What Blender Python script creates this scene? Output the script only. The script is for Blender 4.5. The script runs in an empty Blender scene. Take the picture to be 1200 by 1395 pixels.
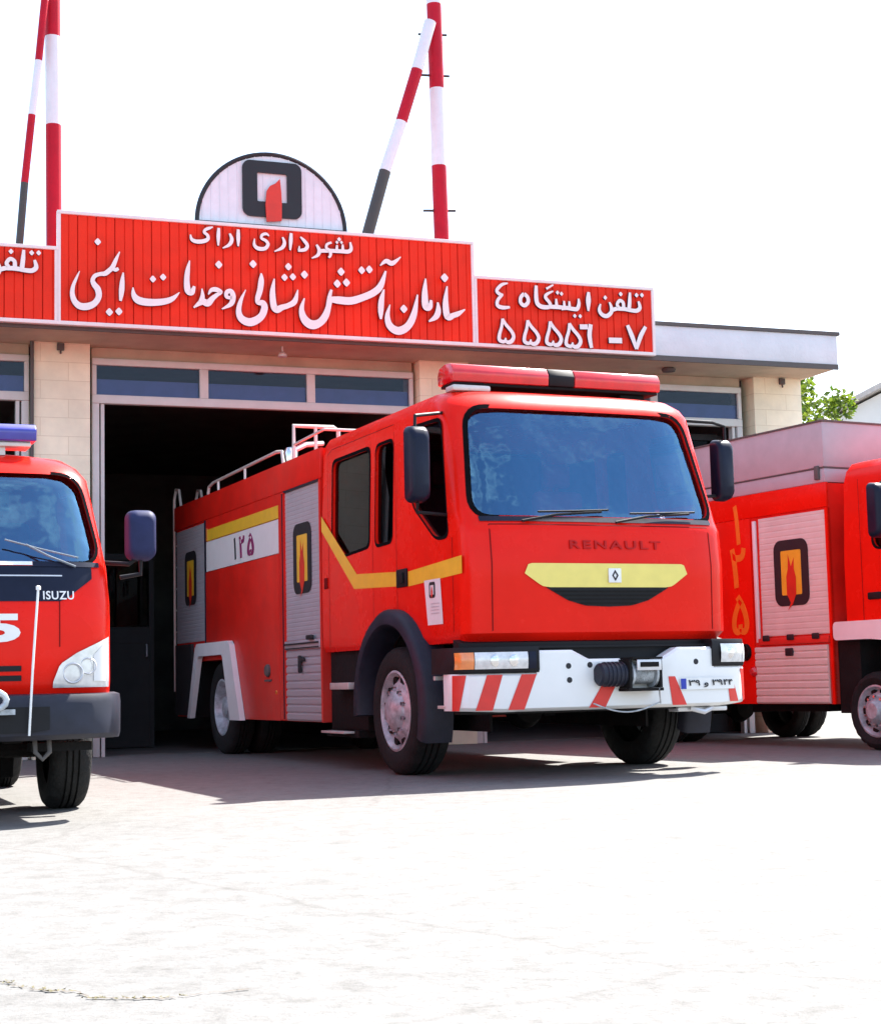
import bpy, bmesh, math, random
from mathutils import Vector, Matrix
random.seed(7)
R = math.radians
scene = bpy.context.scene
C = scene.collection

# ------------------------------------------------------------------ camera
EYE = 0.75
PITCH, ROLL, FPX = 0.102651, -0.02298, 2244.4
cam_d = bpy.data.cameras.new("camera"); cam_d.sensor_fit = 'HORIZONTAL'; cam_d.sensor_width = 36
cam_d.lens = 36 * FPX / 1200; cam_d.clip_start = 0.1; cam_d.clip_end = 5000
cam = bpy.data.objects.new("camera", cam_d); C.objects.link(cam)
fw = Vector((0, math.cos(PITCH), math.sin(PITCH))); rt = Vector((1, 0, 0)); up = rt.cross(fw)
r2 = math.cos(ROLL) * rt + math.sin(ROLL) * up; u2 = -math.sin(ROLL) * rt + math.cos(ROLL) * up
m = Matrix((r2, u2, -fw)).transposed().to_4x4(); m.translation = (0, 0, EYE)
cam.matrix_world = m
scene.camera = cam

# ------------------------------------------------------------------ light
SUN_AZ, SUN_EL = R(37.7), R(52.0)
w = bpy.data.worlds.new("World"); scene.world = w; w.use_nodes = True
nt = w.node_tree
sky = nt.nodes.new('ShaderNodeTexSky'); sky.sky_type = 'NISHITA'; sky.sun_disc = False
sky.sun_elevation = SUN_EL; sky.sun_rotation = SUN_AZ; sky.air_density = 1.0; sky.dust_density = 1.6
wtc = nt.nodes.new('ShaderNodeTexCoord'); wmp = nt.nodes.new('ShaderNodeMapping'); wmp.inputs['Scale'].default_value = (1, 1, 2.2); wmp.inputs['Location'].default_value = (0.35, 0.1, 0.2)
wnz = nt.nodes.new('ShaderNodeTexNoise'); wnz.inputs['Scale'].default_value = 2.8; wnz.inputs['Detail'].default_value = 8; wnz.inputs['Roughness'].default_value = 0.6
wcr = nt.nodes.new('ShaderNodeValToRGB'); wcr.color_ramp.elements[0].position = 0.50; wcr.color_ramp.elements[1].position = 0.68
wmx = nt.nodes.new('ShaderNodeMix'); wmx.data_type = 'RGBA'; wmx.inputs[7].default_value = (4.5, 4.7, 5.0, 1)
nt.links.new(wtc.outputs['Generated'], wmp.inputs[0]); nt.links.new(wmp.outputs[0], wnz.inputs['Vector']); nt.links.new(wnz.outputs['Fac'], wcr.inputs[0])
nt.links.new(wcr.outputs[0], wmx.inputs[0]); nt.links.new(sky.outputs[0], wmx.inputs[6]); nt.links.new(wmx.outputs[2], nt.nodes['Background'].inputs[0])
nt.nodes['Background'].inputs[1].default_value = 0.12
sl = bpy.data.lights.new("sun", 'SUN'); sl.energy = 5.0; sl.angle = R(0.5); sl.color = (1, 0.96, 0.9)
so = bpy.data.objects.new("sun", sl); C.objects.link(so)
sd = Vector((math.sin(SUN_AZ) * math.cos(SUN_EL), math.cos(SUN_AZ) * math.cos(SUN_EL), math.sin(SUN_EL)))
so.rotation_mode = 'QUATERNION'; so.rotation_quaternion = sd.to_track_quat('Z', 'Y'); so.location = sd * 60
scene.view_settings.view_transform = 'Standard'; scene.view_settings.look = 'None'
scene.view_settings.exposure = 1.85; scene.view_settings.gamma = 1
scene.view_settings.use_curve_mapping = False
scene.render.engine = 'CYCLES'
scene.cycles.max_bounces = 8; scene.cycles.transparent_max_bounces = 12

# ------------------------------------------------------------------ materials
def mat(name, col, rough=0.5, metal=0.0, var=0.12, scale=6.0, coat=0.0, bump=0.0, bscale=40.0, spec=0.5):
    M = bpy.data.materials.new(name); M.use_nodes = True
    n = M.node_tree; b = n.nodes['Principled BSDF']
    b.inputs['Roughness'].default_value = rough; b.inputs['Metallic'].default_value = metal
    b.inputs['Coat Weight'].default_value = coat; b.inputs['Coat Roughness'].default_value = 0.06
    b.inputs['Specular IOR Level'].default_value = spec
    tc = n.nodes.new('ShaderNodeTexCoord')
    nz = n.nodes.new('ShaderNodeTexNoise'); nz.inputs['Scale'].default_value = scale; nz.inputs['Detail'].default_value = 6
    nz.inputs['Roughness'].default_value = 0.62
    n.links.new(tc.outputs['Object'], nz.inputs['Vector'])
    cr = n.nodes.new('ShaderNodeValToRGB')
    cr.color_ramp.elements[0].position = 0.3; cr.color_ramp.elements[1].position = 0.7
    cr.color_ramp.elements[0].color = tuple(c * (1 - var) for c in col) + (1,)
    cr.color_ramp.elements[1].color = tuple(min(1, c * (1 + var)) for c in col) + (1,)
    n.links.new(nz.outputs['Fac'], cr.inputs['Fac']); n.links.new(cr.outputs['Color'], b.inputs['Base Color'])
    mr = n.nodes.new('ShaderNodeMapRange'); mr.inputs[3].default_value = max(0.02, rough * 0.8); mr.inputs[4].default_value = min(1, rough * 1.25)
    n.links.new(nz.outputs['Fac'], mr.inputs['Value']); n.links.new(mr.outputs[0], b.inputs['Roughness'])
    if bump:
        n2 = n.nodes.new('ShaderNodeTexNoise'); n2.inputs['Scale'].default_value = bscale; n2.inputs['Detail'].default_value = 4
        n.links.new(tc.outputs['Object'], n2.inputs['Vector'])
        bp = n.nodes.new('ShaderNodeBump'); bp.inputs['Strength'].default_value = bump; bp.inputs['Distance'].default_value = 0.02
        n.links.new(n2.outputs['Fac'], bp.inputs['Height']); n.links.new(bp.outputs[0], b.inputs['Normal'])
    return M

def glass_mat(name, tint, boost=1.6, rough=0.01, gcol=(0.95, 0.97, 1.0), wave=0.0):
    M = bpy.data.materials.new(name); M.use_nodes = True
    n = M.node_tree; n.nodes.remove(n.nodes['Principled BSDF']); out = n.nodes['Material Output']
    tr = n.nodes.new('ShaderNodeBsdfTransparent'); tr.inputs[0].default_value = tint + (1,)
    gl = n.nodes.new('ShaderNodeBsdfGlossy'); gl.inputs['Roughness'].default_value = rough; gl.inputs[0].default_value = gcol + (1,)
    fr = n.nodes.new('ShaderNodeFresnel'); fr.inputs['IOR'].default_value = boost
    mx = n.nodes.new('ShaderNodeMixShader')
    if wave:
        tc = n.nodes.new('ShaderNodeTexCoord'); nz = n.nodes.new('ShaderNodeTexNoise'); nz.inputs['Scale'].default_value = 2.2; nz.inputs['Detail'].default_value = 3
        bp = n.nodes.new('ShaderNodeBump'); bp.inputs['Strength'].default_value = 1.0; bp.inputs['Distance'].default_value = wave
        n.links.new(tc.outputs['Object'], nz.inputs['Vector']); n.links.new(nz.outputs['Fac'], bp.inputs['Height']); n.links.new(bp.outputs[0], gl.inputs['Normal'])
    n.links.new(fr.outputs[0], mx.inputs[0]); n.links.new(tr.outputs[0], mx.inputs[1]); n.links.new(gl.outputs[0], mx.inputs[2])
    n.links.new(mx.outputs[0], out.inputs['Surface'])
    return M

MT = dict(
    red=mat('red vehicle paint', (0.78, 0.011, 0.004), 0.26, 0, 0.06, 3, 0.06, 0, 40, 0.14),
    red_dusty=mat('dusty red paint', (0.66, 0.015, 0.008), 0.42, 0, 0.14, 3, 0.04, 0, 40, 0.2),
    crimson=mat('mast crimson enamel', (0.46, 0.005, 0.022), 0.5, 0, 0.12, 4, 0.0, 0, 40, 0.2),
    seam=mat('panel gap sealant', (0.16, 0.008, 0.008), 0.8, 0, .1, 6, 0, 0, 40, .1),
    white=mat('white vehicle paint', (0.80, 0.80, 0.79), 0.38, 0, 0.04, 5, 0.3),
    yellow=mat('yellow reflective band', (0.80, 0.50, 0.03), 0.42, 0, 0.08, 8, 0.2),
    pale_yellow=mat('pale yellow grille paint', (0.80, 0.66, 0.16), 0.42, 0, 0.05, 8, 0.2),
    orange=mat('orange film', (0.85, 0.22, 0.015), 0.4, 0, 0.08, 8),
    hazard=mat('hazard stripe red', (0.66, 0.03, 0.02), 0.45, 0, 0.08, 9),
    black=mat('matt black plastic', (0.010, 0.010, 0.012), 0.55, 0, 0.25, 8, 0, 0, 40, 0.22),
    navy=mat('dark navy plastic', (0.007, 0.010, 0.026), 0.35, 0, 0.2, 6, 0.0, 0, 40, 0.2),
    flare=mat('blue black wheel arch plastic', (0.015, 0.018, 0.032), 0.5, 0, 0.3, 6, 0, 0, 40, 0.25),
    chassis=mat('dirty black chassis', (0.010, 0.009, 0.009), 0.8, 0, 0.4, 6, 0, 0.3, 40, 0.2),
    rubber=mat('tyre rubber', (0.015, 0.015, 0.015), 0.8, 0, 0.4, 9, 0, 0.4, 60, 0.25),
    steel=mat('painted steel rim', (0.40, 0.43, 0.46), 0.4, 0.15, 0.45, 12),
    alu=mat('aluminium shutter', (0.50, 0.50, 0.54), 0.42, 0.35, 0.06, 5),
    alu_rose=mat('aluminium locker plate', (0.70, 0.70, 0.63), 0.42, 0.1, 0.07, 5),
    rose=mat('dusty mauve superstructure', (0.42, 0.385, 0.41), 0.5, 0.05, 0.08, 4),
    chrome=mat('bright metal', (0.75, 0.75, 0.77), 0.15, 1.0, 0.05, 5),
    lens=mat('clear lamp lens', (0.66, 0.66, 0.66), 0.16, 0.25, 0.2, 16, 0.6),
    amber=mat('amber lamp lens', (0.80, 0.25, 0.06), 0.15, 0, 0.1, 14, 0.8),
    lamp_red=mat('red beacon dome', (0.62, 0.006, 0.012), 0.18, 0, 0.15, 10, 0.8),
    lamp_blue=mat('blue beacon dome', (0.03, 0.03, 0.30), 0.2, 0, 0.15, 10, 0.8),
    seat=mat('maroon seat cloth', (0.45, 0.05, 0.09), 0.85, 0, 0.2, 10),
    dash=mat('dashboard grey', (0.16, 0.18, 0.21), 0.7, 0, 0.2, 10),
    tube=mat('pale galvanised tube', (0.62, 0.60, 0.56), 0.4, 0.3, 0.1, 10),
    badge=mat('silver badge', (0.62, 0.62, 0.64), 0.3, 0.3, 0.05, 10),
    ghost=mat('dull red raised lettering', (0.46, 0.012, 0.012), 0.5, 0, .15, 6, 0, 0, 40, .15),
    blue=mat('plate blue', (0.01, 0.03, 0.35), 0.4),
    ink=mat('black ink', (0.012, 0.012, 0.016), 0.6),
    magenta=mat('purple numeral film', (0.22, 0.012, 0.10), 0.5),
    flame=mat('red flame emblem', (0.62, 0.03, 0.012), 0.45),
    cream=None, fascia=mat('weathered concrete fascia', (0.66, 0.66, 0.69), 0.85, 0, 0.07, 2.5, 0, 0.25, 30),
    soffit=mat('dusty plaster soffit', (0.46, 0.39, 0.28), 0.9, 0, 0.14, 3, 0, 0.2, 30),
    edge=mat('dark drip edge', (0.10, 0.09, 0.085), 0.8),
    frame=mat('pale painted window frame', (0.60, 0.60, 0.58), 0.5, 0, 0.07, 5),
    dark_wall=mat('garage wall painted shade', (0.10, 0.095, 0.09), 0.95, 0, 0.3, 2),  # gloom of the bays put into the wall, ceiling and floor colour
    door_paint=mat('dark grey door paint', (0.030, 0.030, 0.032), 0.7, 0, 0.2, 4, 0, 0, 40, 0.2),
    sign_red=mat('sign sheet red', (0.76, 0.030, 0.009), 0.5, 0, 0.10, 2.5, 0, 0, 40, 0.18),
    letter=mat('white sign letter', (0.82, 0.80, 0.78), 0.5, 0, 0.03, 8),
    letter_side=mat('dark letter return', (0.05, 0.008, 0.03), 0.7),
    trim=mat('white sign trim', (0.80, 0.72, 0.70), 0.5, 0, 0.05, 8),
    mast_white=mat('white mast enamel', (0.74, 0.74, 0.78), 0.45, 0, 0.05, 8),
    mast_dark=mat('dark mast enamel', (0.05, 0.045, 0.04), 0.5),
    house=mat('whitewashed render', (0.74, 0.72, 0.70), 0.9, 0, 0.05, 2),
    eave=mat('grey brown eave', (0.52, 0.47, 0.44), 0.8),
    bark=mat('bark', (0.12, 0.08, 0.05), 0.9, 0, 0.3, 10, 0, 0.5),
)
def add_dust(M, z0, z1, amount):
    n = M.node_tree; b = n.nodes['Principled BSDF']; tc = [x for x in n.nodes if x.type == 'TEX_COORD'][0]
    sx = n.nodes.new('ShaderNodeSeparateXYZ'); n.links.new(tc.outputs['Object'], sx.inputs[0])
    mr = n.nodes.new('ShaderNodeMapRange'); mr.inputs[1].default_value = z0; mr.inputs[2].default_value = z1; mr.inputs[3].default_value = 1; mr.inputs[4].default_value = 0
    n.links.new(sx.outputs[2], mr.inputs[0])
    nz = n.nodes.new('ShaderNodeTexNoise'); nz.inputs['Scale'].default_value = 5; nz.inputs['Detail'].default_value = 9; nz.inputs['Roughness'].default_value = 0.7
    n.links.new(tc.outputs['Object'], nz.inputs['Vector'])
    m1 = n.nodes.new('ShaderNodeMath'); m1.operation = 'MULTIPLY'; n.links.new(mr.outputs[0], m1.inputs[0]); n.links.new(nz.outputs['Fac'], m1.inputs[1])
    m2 = n.nodes.new('ShaderNodeMath'); m2.operation = 'MULTIPLY'; m2.inputs[1].default_value = amount; n.links.new(m1.outputs[0], m2.inputs[0])
    src = b.inputs['Base Color'].links[0].from_socket
    mx = n.nodes.new('ShaderNodeMix'); mx.data_type = 'RGBA'; mx.inputs[7].default_value = (0.30, 0.24, 0.19, 1)
    n.links.new(m2.outputs[0], mx.inputs[0]); n.links.new(src, mx.inputs[6]); n.links.new(mx.outputs[2], b.inputs['Base Color'])
add_dust(MT['red_dusty'], 0.4, 1.5, 0.35); add_dust(MT['flare'], 0.3, 1.0, 0.08); add_dust(MT['white'], 0.4, 0.9, 0.25); add_dust(MT['alu'], 0.4, 1.4, 0.3)
MT['glass'] = glass_mat('tinted windscreen glass', (0.80, 0.85, 0.95), 3.0, 0.012, (0.26, 0.62, 0.98), 0.016)
MT['glass_dark'] = glass_mat('dark side glass', (0.10, 0.11, 0.12), 1.16)
MT['glass_win'] = glass_mat('transom glass', (0.75, 0.78, 0.85), 1.32, 0.03)
MT['film'] = mat('blue painted reflection', (0.13, 0.17, 0.36), 0.4)  # sky reflection in the transom glass, given as a blue colour
MT['soil'] = mat('dark soil', (0.10, 0.075, 0.05), 0.9, 0, .4, 30)
MT['weed'] = mat('dry weed', (0.14, 0.12, 0.05), 0.9, 0, .4, 30)
MT['seal'] = mat('window rubber', (0.008, 0.008, 0.009), 0.9, 0, .2, 8, 0, 0, 40, 0.0)
MT['navy_shell'] = mat('blue grey mirror shell', (0.022, 0.026, 0.075), 0.55, 0, 0.2, 6, 0, 0, 40, 0.15)

def stone_mat():
    M = mat('cream stone cladding', (0.88, 0.81, 0.60), 0.7, 0, 0.10, 3, 0, 0.1, 30)
    n = M.node_tree; b = n.nodes['Principled BSDF']; tc = [x for x in n.nodes if x.type == 'TEX_COORD'][0]
    mp = n.nodes.new('ShaderNodeMapping'); mp.inputs['Rotation'].default_value = (R(90), 0, 0)
    n.links.new(tc.outputs['Object'], mp.inputs['Vector'])
    br = n.nodes.new('ShaderNodeTexBrick'); br.inputs['Scale'].default_value = 1
    br.inputs['Brick Width'].default_value = 0.62; br.inputs['Row Height'].default_value = 0.21; br.inputs['Mortar Size'].default_value = 0.004
    br.inputs['Color1'].default_value = (0.94, 0.94, 0.94, 1); br.inputs['Color2'].default_value = (1, 1, 1, 1); br.inputs['Mortar'].default_value = (0.80, 0.77, 0.72, 1)
    n.links.new(mp.outputs[0], br.inputs['Vector'])
    src = b.inputs['Base Color'].links[0].from_socket
    mx = n.nodes.new('ShaderNodeMix'); mx.data_type = 'RGBA'; mx.blend_type = 'MULTIPLY'; mx.inputs[0].default_value = 1
    n.links.new(src, mx.inputs[6]); n.links.new(br.outputs['Color'], mx.inputs[7]); n.links.new(mx.outputs[2], b.inputs['Base Color'])
    return M
MT['cream'] = stone_mat()

def ground_mat():
    M = bpy.data.materials.new('pale concrete yard'); M.use_nodes = True
    n = M.node_tree; b = n.nodes['Principled BSDF']; b.inputs['Roughness'].default_value = 0.9
    tc = n.nodes.new('ShaderNodeTexCoord')
    def noise(s, d, rg=0.6):
        x = n.nodes.new('ShaderNodeTexNoise'); x.inputs['Scale'].default_value = s; x.inputs['Detail'].default_value = d; x.inputs['Roughness'].default_value = rg
        n.links.new(tc.outputs['Object'], x.inputs['Vector']); return x
    def ramp(src, p0, c0, p1, c1):
        r = n.nodes.new('ShaderNodeValToRGB'); e = r.color_ramp.elements
        e[0].position, e[0].color = p0, c0 + (1,); e[1].position, e[1].color = p1, c1 + (1,)
        n.links.new(src, r.inputs['Fac']); return r
    a = ramp(noise(0.5, 6).outputs['Fac'], 0.3, (0.152, 0.149, 0.142), 0.7, (0.178, 0.174, 0.166))
    c = ramp(noise(7, 9, 0.78).outputs['Fac'], 0.32, (0.66, 0.65, 0.63), 0.54, (1, 1, 1))
    c2 = ramp(noise(24, 8, 0.78).outputs['Fac'], 0.30, (0.50, 0.48, 0.45), 0.44, (1, 1, 1))
    d = ramp(noise(90, 4, 0.8).outputs['Fac'], 0.3, (0.86, 0.86, 0.86), 0.62, (1, 1, 1))
    vo = n.nodes.new('ShaderNodeTexVoronoi'); vo.feature = 'DISTANCE_TO_EDGE'; vo.inputs['Scale'].default_value = 0.22
    wp = n.nodes.new('ShaderNodeMix'); wp.data_type = 'VECTOR'; wp.inputs[0].default_value = 0.25
    nz = noise(1.2, 6); n.links.new(tc.outputs['Object'], wp.inputs[4]); n.links.new(nz.outputs['Color'], wp.inputs[5])
    n.links.new(wp.outputs[1], vo.inputs['Vector'])
    k = ramp(vo.outputs['Distance'], 0.0, (0.82, 0.81, 0.8), 0.003, (1, 1, 1))
    last = a.outputs['Color']
    for x in (c, c2, d, k):
        mx = n.nodes.new('ShaderNodeMix'); mx.data_type = 'RGBA'; mx.blend_type = 'MULTIPLY'; mx.inputs[0].default_value = 1
        n.links.new(last, mx.inputs[6]); n.links.new(x.outputs['Color'], mx.inputs[7]); last = mx.outputs[2]
    n.links.new(last, b.inputs['Base Color'])
    bp = n.nodes.new('ShaderNodeBump'); bp.inputs['Strength'].default_value = 0.5; bp.inputs['Distance'].default_value = 0.02
    n.links.new(noise(22, 6, 0.7).outputs['Fac'], bp.inputs['Height']); n.links.new(bp.outputs[0], b.inputs['Normal'])
    return M
MT['ground'] = ground_mat()

def leaf_mat():
    M = bpy.data.materials.new('leaf'); M.use_nodes = True
    n = M.node_tree; b = n.nodes['Principled BSDF']; b.inputs['Roughness'].default_value = 0.5
    g = n.nodes.new('ShaderNodeNewGeometry'); r = n.nodes.new('ShaderNodeValToRGB'); e = r.color_ramp.elements
    e[0].color = (0.045, 0.10, 0.008, 1); e[1].color = (0.20, 0.27, 0.02, 1)
    n.links.new(g.outputs['Random Per Island'], r.inputs['Fac']); n.links.new(r.outputs[0], b.inputs['Base Color'])
    t = n.nodes.new('ShaderNodeBsdfTranslucent'); n.links.new(r.outputs[0], t.inputs[0])
    mx = n.nodes.new('ShaderNodeMixShader'); mx.inputs[0].default_value = 0.4
    n.links.new(b.outputs[0], mx.inputs[1]); n.links.new(t.outputs[0], mx.inputs[2]); n.links.new(mx.outputs[0], n.nodes['Material Output'].inputs['Surface'])
    return M
MT['leaf'] = leaf_mat()

# ------------------------------------------------------------------ builders
class MB:
    def __init__(s): s.bm = bmesh.new(); s.mats = []
    def mi(s, k):
        if k is None: return 0
        if k not in s.mats: s.mats.append(k)
        return s.mats.index(k)
    def faces(s, vs, fs, m=None, bev=0, seg=2):
        V = [s.bm.verts.new(v) for v in vs]; i = s.mi(m); F = []
        for f in fs:
            try: x = s.bm.faces.new([V[k] for k in f])
            except ValueError: continue
            x.material_index = i; F.append(x)
        if bev:
            E = list({e for f in F for e in f.edges})
            r = bmesh.ops.bevel(s.bm, geom=E, offset=bev, segments=seg, affect='EDGES', profile=0.5, clamp_overlap=True)
            for f in r['faces']: f.material_index = i
        return V
    def box(s, x0, x1, y0, y1, z0, z1, m=None, bev=0, seg=2):
        vs = [(x, y, z) for x in (x0, x1) for y in (y0, y1) for z in (z0, z1)]
        s.faces(vs, [(0, 1, 3, 2), (4, 6, 7, 5), (0, 4, 5, 1), (2, 3, 7, 6), (0, 2, 6, 4), (1, 5, 7, 3)], m, bev, seg)
        return s
    def prism(s, pts, axis, a, b, m=None, bev=0, side=None):
        def P(p, t):
            return {'x': (t, p[0], p[1]), 'y': (p[0], t, p[1]), 'z': (p[0], p[1], t)}[axis]
        n = len(pts); vs = [P(p, a) for p in pts] + [P(p, b) for p in pts]
        if side is None:
            s.faces(vs, [tuple(range(n)), tuple(range(2 * n - 1, n - 1, -1))] + [(i, (i + 1) % n, n + (i + 1) % n, n + i) for i in range(n)], m, bev)
        else:
            V = s.faces(vs, [tuple(range(n)), tuple(range(2 * n - 1, n - 1, -1))], m)
            k = s.mi(side)
            for i in range(n):
                f = s.bm.faces.new([V[i], V[(i + 1) % n], V[n + (i + 1) % n], V[n + i]]); f.material_index = k
        return s
    def rings(s, R_, m=None, close=True, cap=True):
        i = s.mi(m); L = [[s.bm.verts.new(p) for p in r] for r in R_]; n = len(L[0])
        for a, b in zip(L, L[1:]):
            for k in range(n if close else n - 1):
                f = s.bm.faces.new([a[k], a[(k + 1) % n], b[(k + 1) % n], b[k]]); f.material_index = i
        if cap:
            for r in (L[0], L[-1]):
                if len({tuple(v.co) for v in r}) > 2:
                    f = s.bm.faces.new(r); f.material_index = i
        return s
    def tube(s, pts, r, m=None, n=8, r1=None):
        pts = [Vector(p) for p in pts]; L = []; prev = None
        for k, p in enumerate(pts):
            d = (pts[min(k + 1, len(pts) - 1)] - pts[max(k - 1, 0)]).normalized()
            if prev is None:
                u = d.cross(Vector((0, 0, 1)) if abs(d.z) < 0.9 else Vector((1, 0, 0))).normalized()
            else:
                u = (prev - d * prev.dot(d)).normalized()
            prev = u; v = d.cross(u)
            rr = r if r1 is None else r + (r1 - r) * k / (len(pts) - 1)
            L.append([p + rr * (math.cos(a) * u + math.sin(a) * v) for a in [2 * math.pi * j / n for j in range(n)]])
        return s.rings(L, m)
    def lathe(s, prof, org, axis, m=None, n=40, cap=False, mod=None):
        o = Vector(org); L = []
        for q, (r, h) in enumerate(prof):
            ring = []
            for j in range(n):
                a = 2 * math.pi * j / n; rr = r if mod is None else mod(q, j, r)
                c, t = rr * math.cos(a), rr * math.sin(a)
                ring.append(o + Vector({'x': (h, c, t), 'y': (c, h, t), 'z': (c, t, h)}[axis]))
            L.append(ring)
        return s.rings(L, m, True, cap)
    def grid(s, P, m=None):
        i = s.mi(m); L = [[s.bm.verts.new(p) for p in r] for r in P]
        for a, b in zip(L, L[1:]):
            for k in range(len(a) - 1):
                f = s.bm.faces.new([a[k], a[k + 1], b[k + 1], b[k]]); f.material_index = i
        return s
    def done(s, name, m=None, parent=None, ang=35, smooth=True, recalc=True):
        if recalc: bmesh.ops.recalc_face_normals(s.bm, faces=s.bm.faces)
        me = bpy.data.meshes.new(name); s.bm.to_mesh(me); s.bm.free()
        keys = list(s.mats)
        if m is not None:
            if keys: keys[0:0] = []
            else: keys = [m]
        for k in keys: me.materials.append(MT[k])
        if smooth:
            for p in me.polygons: p.use_smooth = True
            me.set_sharp_from_angle(angle=R(ang))
        o = bpy.data.objects.new(name, me); C.objects.link(o)
        if parent is not None: o.parent = parent
        return o

def tag(o, label, cat, group=None):
    o['label'] = label; o['category'] = cat
    if group: o['group'] = group
    return o
def struct(o): o['kind'] = 'structure'; return o
def thing(name, label, cat, loc=(0, 0, 0), rz=0, group=None):
    o = bpy.data.objects.new(name, None); C.objects.link(o); o.empty_display_size = 0.3
    o.location = loc; o.rotation_euler = (0, 0, rz)
    return tag(o, label, cat, group)
def part(name, parent, loc=(0, 0, 0), label=None):
    o = bpy.data.objects.new(name, None); C.objects.link(o); o.empty_display_size = 0.1
    o.location = loc; o.parent = parent
    if label: o['label'] = label
    return o
def to_mesh(o):
    o.update_tag(); bpy.context.view_layer.update(); dg = bpy.context.evaluated_depsgraph_get(); dg.update()
    return bpy.data.meshes.new_from_object(o.evaluated_get(dg))
def boolean(o, cutter, op='DIFFERENCE'):
    md = o.modifiers.new('b', 'BOOLEAN'); md.object = cutter; md.operation = op; md.solver = 'EXACT'
    me = to_mesh(o); old = o.data; o.modifiers.clear(); o.data = me
    bpy.data.meshes.remove(old); cm = cutter.data; bpy.data.objects.remove(cutter); bpy.data.meshes.remove(cm)
def glyphs(body, h, offset=0.0, extrude=0.0, spacing=1.0):
    """lettering as a mesh in its own xy plane, scaled to height h, left/bottom at the origin"""
    c = bpy.data.curves.new('lettering', 'FONT'); c.body = body; c.size = 1; c.offset = offset; c.extrude = extrude; c.space_character = spacing
    c.resolution_u = 4
    for q in (0, 1): c.materials.append(MT['ink'])
    for i in range(len(body)): c.body_format[i].material_index = i % 2
    o = bpy.data.objects.new('lettering', c); C.objects.link(o); me = to_mesh(o)
    bpy.data.objects.remove(o); bpy.data.curves.remove(c)
    xs = [v.co.x for v in me.vertices]; ys = [v.co.y for v in me.vertices]
    x0, x1, y0, y1 = min(xs), max(xs), min(ys), max(ys)
    return me, x0, x1, y0, y1
def lettering(name, body, x0, x1, z0, z1, y, parent, m, thick=0.006, offset=0.0, side=None, fn=None, spacing=1.0, plane='y', font_shear=0):
    """writing that fills the box x0..x1 / z0..z1, front at y, facing -y (plane 'y') or -x (plane 'x')"""
    me, a0, a1, b0, b1 = glyphs(body, 1, offset, 0.5, spacing)
    odd = {i for p in me.polygons if p.material_index == 1 for i in p.vertices}
    for v in me.vertices:
        X = x0 + (v.co.x - a0) / (a1 - a0) * (x1 - x0); Z = z0 + (v.co.y - b0) / (b1 - b0) * (z1 - z0)
        t = (0.5 - v.co.z) * thick - (0.0015 if v.index in odd else 0)
        yy = (fn(X, Z) if fn else 0) + y
        v.co = (X, yy + t, Z) if plane == 'y' else (yy + t, -X, Z)
    me.materials.clear(); me.materials.append(MT[m])
    if side:
        me.materials.append(MT[side]); me.update()
        ax_ = 1 if plane == 'y' else 0
        for p in me.polygons:
            if abs(p.normal[ax_]) < 0.5: p.material_index = 1
    else:
        for p in me.polygons: p.material_index = 0
    me.name = name
    o = bpy.data.objects.new(name, me); C.objects.link(o); o.parent = parent
    return o

def rrect(x0, x1, z0, z1, r, n=5):
    P = []
    for cx, cz, a0 in ((x1 - r, z1 - r, 0), (x0 + r, z1 - r, 90), (x0 + r, z0 + r, 180), (x1 - r, z0 + r, 270)):
        for k in range(n + 1):
            a = R(a0 + 90 * k / n); P.append((cx + r * math.cos(a), cz + r * math.sin(a)))
    return P
def rpoly(pts, r, n=4):
    """polygon with rounded corners"""
    P = []; N = len(pts)
    for i in range(N):
        p = Vector(pts[i]); a = Vector(pts[i - 1]) - p; b = Vector(pts[(i + 1) % N]) - p
        rr = min(r, a.length * 0.45, b.length * 0.45); A = p + a.normalized() * rr; B = p + b.normalized() * rr
        for k in range(n + 1):
            t = k / n; P.append(tuple((1 - t) ** 2 * A + 2 * t * (1 - t) * p + t * t * B))
    return P

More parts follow.
